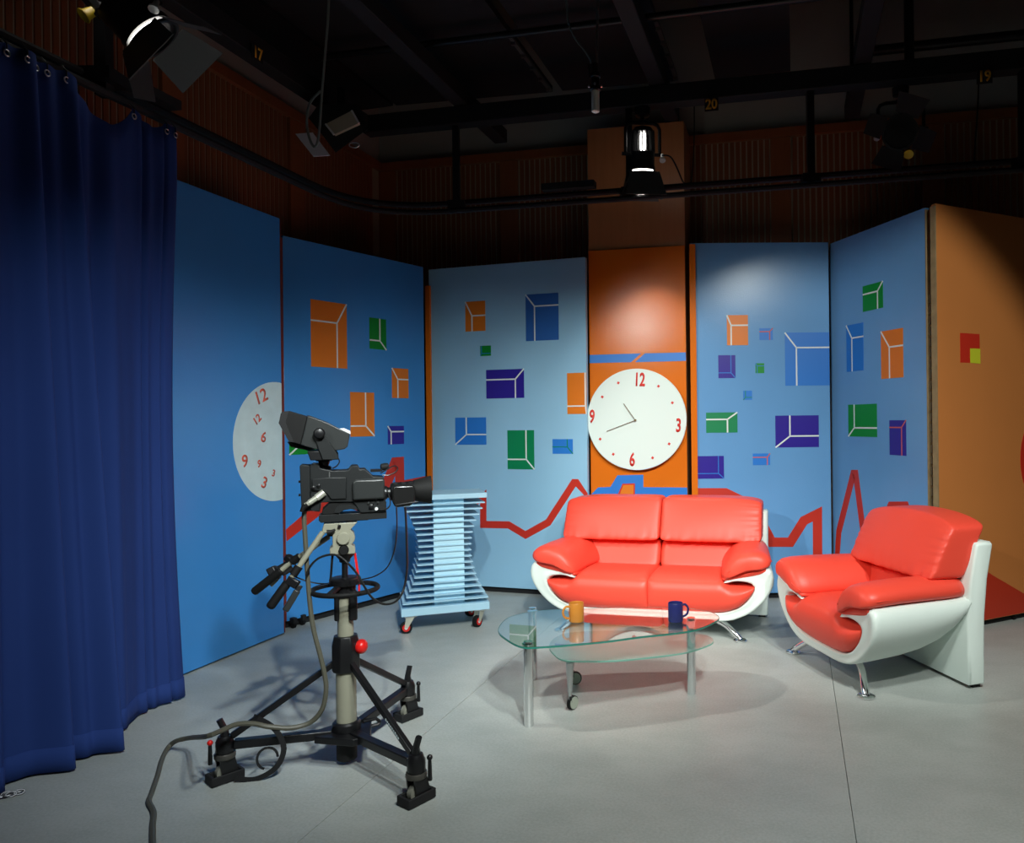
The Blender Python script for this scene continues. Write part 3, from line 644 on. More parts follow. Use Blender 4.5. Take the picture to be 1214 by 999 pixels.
# pan and tilt head
def side(pts, wd, y0=0, oz=0): return MB().prism([L(px, py, y0-wd/2)-V((0, 0, oz)) for px, py in pts], (0, wd, 0))
hd = side([(387.4, 618), (426.5, 618), (418, 626.4), (422.5, 632), (423.5, 636.5), (422, 641), (418.7, 644), (423.5, 648), (423.5, 655), (394, 655.5), (393.4, 648), (397, 645.7), (397, 631), (384.4, 627.6)], .10).build('pan_head', BEIGE, ped, bevel=.004)
MB().lathe([(.027, 0), (.027, .012), (.024, .015)], L(409.5, 636, -.05), (0, -1, 0), 28).build('tilt_drum', BEIGE, hd)
MB().lathe([(.021, 0), (.021, .018), (.018, .022)], L(410, 649.5, -.05), (0, -1, 0), 20).build('drag_knob', RUBBER, hd)
MB().tube([L(391, 627.5, -.065), L(396, 627, -.067), L(400.5, 624.5, -.066)], [.012, .009, .004], 8).build('clamp_lever', RUBBER, hd)
MB().lathe([(.007, 0), (.007, .012)], L(405, 621.5, -.05), (0, -1, 0), 12).build('lock_screw', BLACK, hd)
MB().tube([L(395, 637, .06), L(395, 632, .062)], .014, 8).build('drag_knob', BLACK, hd)
def panbar(pts, y0, y1, name, extra):
    a, b, c, d_ = [L(*p) for p in pts]
    for i, (p, t) in enumerate(zip((a, b, c, d_), (0, .6, .62, 1))): p.y = y0+(y1-y0)*t
    o = MB().tube([a, b, c], .0115, 12).build(name, BEIGE, ped)
    ax = (d_-c).normalized()
    MB().tube([c, c+ax*.004, d_-ax*.012, d_-ax*.004, d_], [.014, .0185, .0185, .015, .008], 14).build('grip', RUBBER, o)
    MB().tube([b-(b-a).normalized()*.055, b-(b-a).normalized()*.015], .018, 12).build('clamp_sleeve', RUBBER, o)
    return o
b1 = panbar([(386, 627), (350, 676), (347, 680), (326, 707)], -.055, -.10, 'pan_bar', 0)
b2 = panbar([(392, 637), (345, 668), (336, 675), (302, 701)], .05, .14, 'pan_bar', 0)
z1 = MB().bar(L(357.5, 689, -.11), L(344, 710, -.12), .026, .030, (0, 1, 0)).build('zoom_control', CAMG2, ped, bevel=.004)
MB().bar(L(361, 684, -.105), L(356.5, 690, -.11), .02, .022, (0, 1, 0)).build('control_neck', BLACK, z1, bevel=.003)
MB().bar(L(346, 677, -.085), L(358, 684, -.10), .035, .03, (0, 1, 0)).build('control_clamp', BLACK, z1, bevel=.004)
z2 = MB().lathe([(.016, 0), (.023, .004), (.023, .024), (.018, .028)], L(343, 666, .12), (.5, -.2, .8), 20).build('focus_control', BLACK, ped)
for a, b_, wd in (((337, 668), (344, 680), .05), ((324, 676), (336, 680), .05), ((322, 672), (328, 684), .035)): MB().bar(L(*a, .13), L(*b_, .12), wd, .03, (0, 1, 0)).build('focus_body', BLACK, z2, bevel=.005)
MB().bar(L(330, 686, .14), L(322, 694, .15), .02, .014, (0, 1, 0)).build('focus_bracket', BEIGE, z2)
# strap wound round the left arm
sl = Matrix.Rotation(-YAW, 3, 'Z') @ (feet[0]-V((PX, PY, 0))); ds = V((sl.x, sl.y, 0)).normalized()
mb = MB()
pts = spline([ds*.37+V((0, 0, .255)), ds*.29+V((.0, -.05, .215)), ds*.25+V((0, -.06, .13)), ds*.28+V((0, -.06, .05)), ds*.36+V((0, -.05, .008)), ds*.44+V((0, -.04, .02))], 6)
for a, b_ in zip(pts, pts[1:]): mb.bar(a, b_, .022, .003, (0, 1, 0))
mb.build('strap', BLACK_M, ped)
mb = MB(); pts = [ds*.315+V((math.cos(a)*.04, -.04, .085+.045*math.sin(a))) for a in [2*math.pi*i/20 for i in range(15)]]
for a, b_ in zip(pts, pts[1:]): mb.bar(a, b_, .010, .003, (0, 1, 0))
mb.build('strap', BLACK_M, ped)

# ------------------------------------------------------------------ television camera
TZ = L(411, 617).z
tv = thing('television_camera', 'charcoal television studio camera with tilted viewfinder on the beige pedestal head', 'camera', (PX, PY, TZ), YAW)
S = lambda pts, wd, y0=0: side(pts, wd, y0, TZ)
def LC(px, py, y=0): return L(px, py, y)-V((0, 0, TZ))
MP = S([(381.5, 609), (384, 607.3), (461, 607.3), (461.5, 609), (461.5, 615.5), (384, 616.6), (381.5, 614)], .10).build('mounting_plate', CAMG, tv, bevel=.002)
MB().box(LC(425, 616.6), (.1, .07, .002)).build('plate_foot', BLACK, MP)
BODY = S([(372, 550), (374, 548), (382, 548), (383.5, 553), (398, 556.5), (416, 556.5), (420, 551.5), (428, 551.5), (430, 556), (436, 555.5), (446, 565), (458.5, 566), (459.5, 592), (461, 596), (461, 607.2), (430, 607.2), (421.5, 594), (395, 593), (384, 593), (383, 603.5), (372, 602)], .118).build('body', CAMG, tv, bevel=.004)
S([(360.5, 550), (362, 548.8), (372.5, 549.5), (372.5, 602.5), (362, 602)], .104).build('rear_adapter', CAMG, tv, bevel=.003)
pod = S([(420.5, 571), (424, 567.5), (459, 567.5), (459.3, 591), (421, 591.5)], .03, -.068).build('side_pod', CAMG2, tv, bevel=.010, seg=4)
S([(374, 564.5), (396, 563.5), (414, 564), (414, 590), (396, 590), (391, 583), (386, 579.5), (374, 579)], .012, -.062).build('side_door', CAMG, tv, bevel=.005)
S([(384.5, 607.3), (386, 601), (395.5, 593.3), (427, 593.3), (437, 607.3), (431, 607.3), (425.5, 603.8), (418.5, 602.3), (411, 603.2), (404.5, 607.3)], .10).build('shoulder_pad', RUBBER, tv, bevel=.003)
ln = S([(399.5, 605.5), (401.5, 600), (406, 597), (421, 597), (425.5, 600), (427.5, 603.6), (418.5, 601.6), (411, 602.5), (405, 605.8)], .012, -.052).build('pad_rib', CAMG, tv)
for px, py in ((382, 573), (376, 575)): MB().lathe([(.008, 0), (.008, .008), (.005, .010)], LC(px, py, -.068), (0, -1, 0), 14).build('button', BLACK, tv)
for px, py in ((440, 594.5), (446, 594.5), (451.5, 594.5)): MB().tube([LC(px, py, -.059), LC(px-.6, py+1, -.070)], .004, 8).build('toggle_switch', STEEL, tv)
MB().lathe([(.010, 0), (.010, .010), (.006, .012)], LC(443, 600, -.059), (0, -1, 0), 16).build('selector_dial', BLACK, tv)
MB().lathe([(.007, 0), (.007, .008)], LC(449, 603, -.059), (0, -1, 0), 12).build('white_balance_button', WHITE_P, tv, label='white push button')
MB().box(LC(394.3, 562, -.061), (.004, .003, .03)).build('latch', STEEL, tv)
for py in (569, 584.5): MB().lathe([(.005, 0), (.006, .008)], LC(360.5, py, 0), (-1, 0, 0), 10).build('rear_knob', BLACK, tv)
MB().box(LC(379, 548.2, -.045), (.022, .02, .005)).build('tally_lamp', WHITE_P, tv)
MB().box(LC(378.5, 599.5, -.05), (.02, .016, .02)).build('socket', SILVER, tv)
cn = MB().tube([LC(367, 594.5, -.08), LC(371, 592, -.08), LC(371.2, 591.9, -.08), LC(379, 587, -.078), LC(379.2, 586.9, -.078), LC(388, 581, -.072)], [.010, .0105, .0125, .0125, .0155, .0155], 14).build('cable_connector', SILVER, tv); cn['label'] = 'pale metal cable plug'
MB().tube([LC(362.5, 602, -.08), LC(365, 596.5, -.08), LC(369, 593.5, -.08)], [.008, .011, .011], 12).build('plug_boot', RUBBER, cn)
# microphone on top
mc = MB().box(LC(450, 558.5, -.01), (.05, .03, .012)).build('top_microphone', BLACK, tv)
MB().lathe([(.006, -.02), (.015, -.016), (.017, 0), (.015, .014), (.006, .018)], LC(460.5, 554.5, -.01), (1, 0, .1), 18).build('foam_windshield', RUBBER, mc)
MB().tube(spline([LC(455, 562, -.02), LC(462, 558, -.03), LC(471, 553.5, -.03), LC(476, 556, -.03), LC(473, 561, -.03), LC(464, 564.5, -.03), LC(457, 564, -.03)], 5), .0026, 6).build('microphone_lead', CABLE_B, mc)
# lens, axis along +x
cy = 586
MB().lathe([(.03, 0), (.03, .012), (.024, .016), (.024, .035)], LC(459, cy), (1, 0, 0), 24).build('lens_mount', BLACK, tv)
le = MB().lathe([(.034, 0), (.040, .004), (.044, .02), (.044, .06), (.047, .085), (.047, .105), (.04, .108)], LC(467, 585.5), (1, 0, 0), 28).build('lens', BLACK, tv)
S([(469, 578), (473, 576.3), (495.5, 577), (497.5, 584), (496.5, 597), (490, 602), (472, 603), (468.5, 596)], .05, -.034).build('servo_grip', mat('satin_black', (.012, .012, .012), .22), le, bevel=.010, seg=3)
MB().lathe([(.046, 0), (.050, .012), (.059, .05), (.064, .076), (.0605, .076), (.05, .05)], LC(496, 584.5), (1, 0, 0), 32).build('lens_hood', RUBBER, le)
MB().lathe([(.052, 0), (.054, .006), (.03, .010), (.001, .012)], LC(504, 584.5), (1, 0, 0), 28).build('front_element', mat('dark_glass', (.01, .012, .02), .05, coat=1), le)
for px in (473, 483, 492): MB().box(LC(px, 574.8, -.01), (.018, .03, .006)).build('lens_scale', CAMG, le)
MB().tube([LC(472, 600, -.06), LC(484, 598.5, -.064), LC(500, 597, -.062)], .003, 6).build('grip_strap', BLACK, le)
MB().tube(spline([LC(462.5, 581, -.03), LC(464, 588, -.04), LC(466, 596, -.05), LC(464, 602, -.06), LC(458, 604.5, -.065), LC(451, 604, -.064)], 5), .003, 6).build('lens_lead', CABLE_B, le)
# viewfinder
vf = S([(370, 493.5), (372, 492.6), (394, 501.2), (407, 508.2), (418.7, 513.8), (415.8, 529), (412, 531.6), (403, 533), (380, 531.4), (362, 525.5)], .17).build('viewfinder', CAMG2, tv, bevel=.006, seg=3)
S([(342, 488), (350, 487), (370.5, 493.4), (362.6, 525.6), (349.5, 521.5), (346.5, 516), (338.5, 500.5)], .185).build('viewfinder_hood', RUBBER, vf, bevel=.004)
S([(342, 488), (349.5, 487), (346, 500), (355, 522.5), (349.5, 521.5), (346.5, 516), (338.5, 500.5)], .188).build('hood_lip', BLACK_M, vf)
MB().prism([LC(341, 489.5, -.08), LC(338.8, 500.5, -.08), LC(346.8, 516, -.08), LC(346.8, 516, .08), LC(338.8, 500.5, .08), LC(341, 489.5, .08)], (-.001, 0, 0)).build('eyecup_opening', BLACK_M, vf)
S([(405, 508.2), (411.5, 507.3), (419, 510.8), (419.2, 514.2), (413, 512)], .15).build('front_cap', WHITE_P, vf, label='white front cap')
S([(347, 522), (351, 528), (370, 532.5), (378, 531.5), (362, 525.8)], .12).build('viewfinder_base', BLACK, vf, bevel=.002)
S([(394, 500.8), (372, 492.2), (369, 492), (371, 493.5)], .10).build('top_rib', BLACK, vf)
for s in (-1, 1):
    yk = S([(377.5, 515), (389.5, 515), (396.5, 525), (404.5, 537.5), (405, 543.3), (387, 543.3), (382, 530)], .012, s*.093).build('yoke_arm', CAMG, vf, bevel=.003)
    MB().lathe([(.020, 0), (.0235, .006), (.0235, .018), (.018, .026), (.008, .029)], LC(383.5, 512.8, s*.098), (0, s, 0), 24).build('tilt_knob', BLACK, yk)
S([(369.5, 533), (385, 532.8), (404.8, 539), (404.8, 543.6), (373, 543.6)], .18).build('yoke_base', BLACK, vf, bevel=.003)
MB().lathe([(.03, 0), (.03, .012), (.018, .015), (.024, .035), (.034, .038), (.034, .046)], LC(388, 555.5), (0, 0, 1), 20).build('yoke_swivel', BLACK, vf)
MB().tube(spline([LC(404, 541, -.06), LC(406, 546, -.06), LC(403, 551, -.06), LC(398, 554, -.05)], 5), .003, 6).build('viewfinder_lead', CABLE_B, vf)

# ------------------------------------------------------------------ cables
def cable(name, label, pts, r, m, k=6):
    P = spline(pts, k); base = P[0].copy(); base.z = min(p.z for p in P)
    o = MB().tube([p-base for p in P], r, 8).build(name, m); o.location = base
    return tag(o, label, 'cable')
WC = lambda px, py, d=0: deep(px, py, (PY-.09+d)/.9677)
cb = [WC(362.5, 601), WC(360.5, 612), WC(362, 640), WC(364, 672), WC(366.5, 705), WC(371, 742), WC(380, 778), WC(385, 800), WC(386.5, 818), WC(382, 840), WC(368, 856), WC(345, 862.5, -.03), WC(318, 861, -.06), WC(300, 857.5, -.09), WC(280, 858.5, -.14), WC(262, 866, -.20), WC(245, 872.5, -.24)]
gp = [(228, 874), (212, 877), (203, 882), (196, 891), (191, 903), (187, 918), (179.5, 940), (176.5, 950), (182, 962), (181, 980), (181, 1010), (178, 1040)]
z = [.10, .06, .03, .014, .010, .009, .009, .009, .009, .009, .009, .009]
cb += [spot(px, py, zz) for (px, py), zz in zip(gp, z)]
cable('camera_cable', 'thick grey cable running from camera plug down over the pedestal to the floor', cb, .0105, CABLE_G)
WD = lambda px, py, d=0: deep(px, py, (PY+d)/.9677)
cable('control_cable', 'black cable looping from pan bar control up past the steering ring to the lens', [WD(363, 682, -.13), WD(368, 671, -.13), WD(377, 662, -.13), WD(390, 657.5, -.13), WD(402, 659, -.13), WD(414, 669, -.13), WD(424, 681, -.17), WD(432, 695, -.17), WD(442, 709, -.14), WD(456, 716, -.1), WD(470, 712, -.05), WD(479, 697, 0), WD(482.5, 672, 0), WD(482, 640, 0), WD(481, 610, -.02), WD(480, 601, -.03)], .0048, CABLE_B)
cable('control_cable', 'thin black cable hanging from lens grip to the far pan bar', [WD(470, 601, -.03), WD(470.5, 625, 0), WD(468, 650, .04), WD(460, 671, .08), WD(446, 682, .12), WD(430, 686.5, .15), WD(400, 691, .15), WD(378, 691.5, .15), WD(362, 688, .14), WD(346, 682, .13)], .003, CABLE_B)

# ------------------------------------------------------------------ navy curtain
A, B = W(-1.845, 4.33), W(-2.15, 3.28); dv = (B-A); CLEN = 2.1; du = dv.normalized(); nr = V((-du.y, du.x, 0))
if nr.x < 0: nr = -nr
NU, NV = 420, 30
hooks = [h/2.1 for h in (.015, .07, .28, .70, .775, .83, .90, .965, 1.05, 1.15, 1.27, 1.4, 1.55, 1.7, 1.85, 2.0, 2.1)]
def sag(u):
    for a, b in zip(hooks, hooks[1:]):
        if a <= u <= b:
            t = (u-a)/(b-a); g = b-a; t = t**.8
            return (1-abs(2*t-1)**1.35)*(g**1.5)*1.75
    return 0
def cpos(u, v):            # v: 0 bottom, 1 top
    s = u*CLEN
    calm = 1/(1+math.exp(-(s-.50)/.04))
    fold = (.050*math.sin(s*31+.9*math.sin(s*5.3))+.026*math.sin(s*57+1.3+math.sin(s*9)))*(.22+.78*calm)
    fold += (1-calm)*(.018*math.sin(s*17+.6)-.055*math.exp(-((s-.21)/.018)**2)-.03*math.exp(-((s-.08)/.012)**2))
    fold *= .45+.75*(1-v)
    step = 1/(1+math.exp(-(s-.655)/.013)); bul = 1-v
    out = .19*step*bul*(1-.92*min(1, max(0, s-.66)/.42)) 
    flare = .03*(1-v)*math.sin(s*3.1)
    narrow = .06*math.sin(math.pi*min(1, v*1.1))*math.exp(-(s/.2)**2)
    P = A+du*(s*(1-.0)+narrow)+nr*(fold+out+flare*.4)
    top = 3.14-sag(u)
    P.z = .012+(top-.012)*v
    return P
cur = thing('curtain', 'heavy navy blue pleated curtain hanging from the track at the left', 'curtain', A)
mb = MB().loft([[cpos(i/NU, j/NV)-A for j in range(NV+1)] for i in range(NU+1)], cap=False, closed=False)
ob = mb.build('drape', CLOTH, cur, sharp=180); so = ob.modifiers.new('thickness', 'SOLIDIFY'); so.thickness = .004
mb = MB().loft([[cpos(i/NU, j/60)-A+nr*.003 for j in range(0, 3)] for i in range(NU+1)], cap=False, closed=False)
ob = mb.build('hem', CLOTH, cur, sharp=180); so = ob.modifiers.new('thickness', 'SOLIDIFY'); so.thickness = .005
for h in hooks:
    p = cpos(h, .985)-A+nr*.008
    MB().tube([p+V((0, 0, 0))+(du*math.cos(a)+V((0, 0, 1))*math.sin(a))*.013 for a in [2*math.pi*i/14 for i in range(14)]], .0032, 6, True).build('eyelet', STEEL, cur)
    MB().tube([p, p+V((0, 0, .04)), p+V((0, 0, .075))-nr*.03], .003, 6).build('hook', BLACK, cur)
ch0, ch1 = spot(-14, 947, .012), spot(24, 938, .012)
chn = thing('chain', 'small steel chain lying on the floor at the curtain hem', 'chain', ch0)
for i in range(9):
    p = (ch1-ch0)*(i/8)+V((0, .01*math.sin(i*2), 0)); d = (ch1-ch0).normalized(); n = V((-d.y, d.x, 0)) if i % 2 else V((0, 0, 1)).lerp(V((-d.y, d.x, 0)), .35).normalized()
    MB().tube([p+d*math.cos(a)*.017+n*math.sin(a)*.009 for a in [2*math.pi*k/14 for k in range(14)]], .003, 6, True).build('link', mat('dull_chain', (.22, .22, .23), .4, .8), chn)

# ------------------------------------------------------------------ curtain track and grid overhead
TL0, TB0 = W(-1.5, 5.5), W(.62, 6.02)
dn = LD.x*BD.y-LD.y*BD.x; dl = TB0-TL0
tt = (dl.x*BD.y-dl.y*BD.x)/dn; TC = TL0+LD*tt
def trackpath(z, off, rad):
    c = TC+(NB+NL)*off
    pts = [c-LD*(rad+s) for s in (5.5, 4, 2.5, 1.2, .4)]+[c-LD*rad]
    for k in range(1, 9):
        t = k/9; a, b, e = c-LD*rad, c, c+BD*rad
        pts.append(a*(1-t)**2+b*2*t*(1-t)+e*t*t)
    pts += [c+BD*(rad+s) for s in (0, .4, 1.5, 3, 4.6)]
    return [p+V((0, 0, z)) for p in pts]
trk = thing('curtain_track', 'black double curtain track curving round the studio below the ceiling beam', 'curtain rail', TC+V((0, 0, 3.1)))
o_ = TC+V((0, 0, 3.1))
MB().tube([p-o_ for p in trackpath(3.26, -.05, .75)], .024, 8).build('upper_rail', BLACK_M, trk)
MB().tube([p-o_ for p in trackpath(3.175, .03, .7)], .022, 8).build('lower_rail', BLACK_M, trk)
for px in (541, 745, 960, 1212):
    a, _ = ray(px, 200)
    t = next(s*.01 for s in range(0, 900) if (TC+BD*s*.01).x/(TC+BD*s*.01).y > a); p = TC+BD*t-o_
    p = p+V((0, 0, 3.1)); MB().bar(p+V((0, 0, .07)), p+V((0, 0, .86)), .05, .05).build('hanger_rod', BLACK, trk)
    MB().box(p+V((0, 0, .13)), (.13, .08, .06)).build('track_clamp', BLACK, trk)
for s in (2.42,):
    p = TC-LD*s-o_+V((0, 0, 3.1)); MB().bar(p+V((0, 0, .07)), p+V((0, 0, .80)), .06, .06).build('hanger_rod', BLACK, trk)
    MB().box(p+V((0, 0, .16)), (.16, .16, .06)).build('track_clamp', BLACK, trk)
MB().box(TC+BD*1.72+V((0, 0, 3.31))-o_, (.42, .08, .05), Matrix.Rotation(math.atan2(BD.y, BD.x), 3, 'Z')).build('track_trolley', BLACK_M, trk)
MB().box(TC-LD*2.1+V((0, 0, 3.30))-o_, (.26, .09, .05), Matrix.Rotation(math.atan2(LD.y, LD.x), 3, 'Z')).build('track_trolley', BLACK_M, trk)
def beam(name, label, a, b, wd, ht, m=BLACK_M):
    base = a.copy(); o = MB().bar(a-base, b-base, wd, ht).build(name, m, bevel=.006, seg=1); o.location = base
    return tag(o, label, 'beam')
BZ = 3.925
beam('ceiling_beam', 'black main ceiling beam running along the back wall above the clock', TC+V((0, 0, BZ)), TC+BD*5.9+V((0, 0, BZ)), .12, .14)
beam('ceiling_beam', 'black ceiling beam running along the left wall above the curtain', TC-LD*6.2+V((0, 0, BZ)), TC-LD*.07+V((0, 0, BZ)), .12, .14)
for (px, py), lb in (((594, 170), 'black cross beam leftmost of three, ending over the pale blue flat'), ((797, 145), 'black cross beam ending above the pillar with the clock'), ((1010, 141), 'black cross beam beside the hanging unlit lamp on the right')):
    e = spot(px, py, 4.0)+V((0, 0, .06)); beam('cross_beam', lb, e, e-DIR*4.6, .12, .12)
def pipe(name, label, a, b, r):
    o = MB().tube([V((0, 0, 0)), b-a], r, 10).build(name, BLACK); o.location = a; return tag(o, label, 'pipe')
a = spot(380, 68, 4.2); pipe('lighting_bar', 'thin dark lighting bar slanting across under the ceiling panels', a, a+BD*3.6, .025)
a = spot(1028, 61, 4.45); pipe('wall_pipe', 'dark pipe running level along the grey wall at upper right', a, a+BD*2.2, .04)
a = spot(1078, 76, 4.0)-BD*0; pipe('drop_pipe', 'dark pipe rising from the beam above the unlit lamp', a, a+V((0, 0, 1.7)), .035)
a = spot(1010, 85, 4.0); pipe('drop_rod', 'thin black rod rising beside the right hand cross beam', a, a+V((0, 0, 1.7)), .014)
# numbered black plates
for body, px, py, lb in (('17', 305, 64, 'small black plate with yellow number 17 on the left beam'), ('20', 843.5, 124, 'small black plate with yellow number 20 on the main beam'), ('19', 1167, 91, 'small black plate with yellow number 19 at far right')):
    left = body == '17'; P0 = TC+(NL if left else NB)*.075; D_ = LD if left else BD; N_ = NL if left else NB
    aa, bb = ray(px, py); t = P0.dot(N_)/V((aa, 1, 0)).dot(N_); p = V((aa*t, t, EYE-bb*t))
    r = thing('number_plate', lb, 'sign', p, math.atan2(D_.y, D_.x))
    MB().box((0, 0, 0), (.10, .008, .092)).build('plate', BLACK_M, r)
    text(body, .105, Matrix.Translation((0, -.006, 0)) @ RX, mat('number_yellow', (.75, .36, .02), .6), 'number', r, .82, .003)
# ceiling panels: black cloth slabs
def cpanel(pl, pr, length, lb, z=4.3, thick=.05, rails=True):
    a, b = spot(*pl, z), spot(*pr, z)
    o = MB().prism([V(), b-a, b-a-DIR*length, -DIR*length], (0, 0, thick)).build('ceiling_panel', BLACK_M); o.location = a
    tag(o, lb, 'ceiling panel')
    for q in ((b-a),) if rails else ():
        MB().bar(q-DIR*.05+V((0, 0, -.012)), q-DIR*1.0+V((0, 0, -.012)), .03, .02).build('frame_rail', mat('dull_metal', (.14, .13, .12), .5, .6), o)
        for k in range(5): MB().box(q-DIR*(.12+.2*k)+V((0, 0, -.03)), (.03, .02, .03)).build('clip', MATS['dull_metal'], o)
    return o
cpanel((300, 148), (466, 125.5), 4.2, 'black cloth ceiling panel leftmost, above the corner of the room', rails=False)
cpanel((470, 125), (655, 109), 4.2, 'black cloth ceiling panel above the pale blue flat')
cpanel((667, 107.5), (803, 96), 4.2, 'black cloth ceiling panel above the hanging microphone')
cp = cpanel((848, 95), (937, 85), 3.4, 'black cloth ceiling panel rightmost, with pinkish front edge', rails=False)
e = spot(937, 85, 4.3)-spot(848, 95, 4.3)
MB().bar(V((0, 0, -.004))+NB*.004, e+V((0, 0, -.004))+NB*.004, .02, .018).build('edge_batten', mat('pinkish_wood', (.25, .13, .10), .7), cp)
for k in range(4): MB().box(e*(.15+.23*k)+V((0, 0, .02))+NB*.012, (.035, .012, .035)).build('clip', MATS['dull_metal'], cp)

# ------------------------------------------------------------------ studio lamps
def fresnel(name, label, loc, aim, top_z, lit, watts=0, knob=YELLOW, k=1.0, angle=70, spin=0, doors=(38, 38, 38, 38), dk=1.0):
    loc = V(loc); r = thing(name, label, 'lamp', loc)
    q = (V(aim)-loc).to_track_quat('-Z', 'Y').to_matrix() @ Matrix.Rotation(math.radians(spin), 3, 'Z')
    T = lambda x, y, z: q @ (V((x, y, z))*k)
    ax = q @ V((0, 0, -1))
    def lathe(prof, m, nm, par=None, n=28): return MB().lathe([(rr*k, h*k) for rr, h in prof], (0, 0, 0), ax, n).build(nm, m, par or r)
    body = lathe([(.085, -.02), (.105, -.015), (.105, .11), (.112, .112), (.112, .14), (.098, .14)], BLACK, 'housing')
    mb = MB()
    for i in range(14):
        a = 2*math.pi*i/14
        mb.bar(T(.098*math.cos(a), .098*math.sin(a), .02), T(.090*math.cos(a), .090*math.sin(a), .20), .012*k, .030*k, T(math.cos(a), math.sin(a), 0))
    mb.build('vent_fins', BLACK, body)
    lathe([(.03, -.235), (.075, -.23), (.096, -.205), (.098, -.19), (.09, -.185)], BLACK, 'rear_cap', body)
    if lit:
        MB().lathe([(.004, -.075), (.020*k, -.07), (.026*k, 0), (.020*k, .07), (.004, .075)], T(0, 0, .11), ax, 14).build('bulb', mat('lit_bulb', (1, 1, 1), .5, emit=(1, .97, .9, 14)), body)
        lathe([(.094, .118), (.094, .152)], mat('lit_lens', (1, 1, 1), .5, emit=(1, .97, .9, 9)), 'lens', body)
    else:
        lathe([(.001, .134), (.06, .13), (.092, .118), (.092, .114)], mat('unlit_lens', (.60, .65, .60), .35, bump=.6, bscale=70), 'lens', body)
        lathe([(.092, .128), (.097, .128), (.097, .134), (.092, .134), (.092, .128)], STEEL, 'lens_ring', body)
    fr = lathe([(.108, .158), (.122, .158), (.122, .170), (.108, .170), (.108, .158)], BLACK, 'door_frame')
    inner = mat('lit_door_grey', (.09, .10, .10), .45, .3) if lit else BLACK_M  # lamplight put into the colour: greyer doors on lit lamps, black on unlit
    for i in range(4):
        a = math.pi/2*i; c, s = math.cos(a), math.sin(a); sp = math.radians(doors[i]); lng = .17*dk
        def D(u, l, y=0): rad = .112+l*math.sin(sp)+y*math.cos(sp); zz = -.165-l*math.cos(sp)+y*math.sin(sp); return T(c*rad-s*u*dk, s*rad+c*u*dk, zz)
        MB().add([D(-.10, 0), D(.10, 0), D(.135 if i % 2 else .085, lng), D(-.135 if i % 2 else -.085, lng), D(-.10, 0, .003), D(.10, 0, .003), D(.135 if i % 2 else .085, lng, .003), D(-.135 if i % 2 else -.085, lng, .003)],
                 [(0, 1, 2, 3), (7, 6, 5, 4), (0, 4, 5, 1), (1, 5, 6, 2), (2, 6, 7, 3), (3, 7, 4, 0)]).build('barn_door', inner, r)
    # yoke up to the beam
    sx = q @ V((1, 0, 0)); sx.z = 0; sx.normalize(); w_ = .155*k
    h = top_z-loc.z
    yk = MB().tube([sx*w_+V((0, 0, 0)), sx*w_+V((0, 0, h*.55)), sx*(w_-.015)+V((0, 0, h*.64)), sx*(w_-.05)+V((0, 0, h*.68)), sx*-(w_-.05)+V((0, 0, h*.68)), sx*-(w_-.015)+V((0, 0, h*.64)), sx*-w_+V((0, 0, h*.55)), -sx*w_], .0125, 8).build('yoke', BLACK, r)
    for s in (-1, 1): MB().tube([sx*s*.10*k, sx*s*(w_+.03)], .014, 8).build('pivot', BLACK, yk)
    MB().lathe([(.03, h*.66), (.035, h*.72), (.015, h*.75), (.015, h*.80), (.055, h*.84), (.06, h)], n=14).build('clamp', BLACK, yk)
    MB().lathe([(.012, 0), (.014, .03), (.024, .05), (.024, .062)], sx*(w_+.02)+V((0, -.01, .0)), V((0, -.5, -1)), 12).build('plug', WHITE_P if lit else mat('pinkish_plug', (.4, .28, .26), .5), r)
    kk = T(-.09, -.03, .05) if lit else T(-.10, -.10, -.10)
    if knob: MB().lathe([(.014, 0), (.022, .012), (.026, .05), (.034, .06), (.034, .066), (.015, .06)], kk, V((-.5, -.5, -.7)) if lit else V((-.2, -.6, -.6)), 14).build('grip_knob', knob, r, label='yellow knob')
    if watts:
        l = spot_light('lamp_light', (0, 0, 0), (0, 0, -1), watts, angle, .5, .05); l.parent = r
        l.location = T(0, 0, -.16); l.rotation_euler = q.to_euler()
    return r
pl = deep(146, 8, 3.75)
fresnel('studio_lamp', 'lit studio lamp with open barn doors at top left above the curtain', pl, W(1.1, 4.9, .3), BZ-.07, True, LAMP_LEFT_W, YELLOW, 1.12, 46, 65)
pc = deep(762, 183, 5.93)
fresnel('studio_lamp', 'lit studio lamp pointing down in front of the clock pillar', pc, W(1.05, 6.45, .2), BZ-.07, True, LAMP_CENTRE_W, None, .84, 66, 4, (20, 16, 24, 24), 1.35)
pr_ = deep(1068, 155, 5.62)
fresnel('studio_lamp', 'unlit studio lamp with tilted barn doors hanging at upper right', pr_, W(.4, 1.2, 1.6), BZ-.07, False, 0, YELLOW, 1.0, 60, 24, (62, 85, 62, 85), .8)
# soft light with a white reflector plate
sf = thing('soft_light', 'black box soft light with pale reflector hanging in the left corner', 'lamp', deep(385, 150, 5.6))
o_ = V(sf.location)
P4 = lambda pts, d: [deep(px, py, d)-o_ for px, py in pts]
def boxpoly(pts, d0, d1): return MB().loft([P4(pts, d0), P4([(607+(x-607)*1, y) for x, y in pts], d1)])
boxpoly([(366, 140), (378, 123), (424, 123), (437, 152), (398, 181), (386, 165)], 5.5, 5.8).build('housing', BLACK, sf)
pn = MB().prism(P4([(386, 147), (417, 131), (425.5, 146), (396, 159.5)], 5.47), (0, .03, 0)).build('reflector', mat('cream_reflector', (.42, .36, .27), .6), sf)
for a_, b_ in (((386, 147), (396, 159.5)), ((417, 131), (425.5, 146))):
    MB().bar(deep(*a_, 5.46)-o_, deep(*b_, 5.46)-o_, .012, .012).build('reflector_lip', mat('pale_lip', (.6, .6, .62), .5), pn)
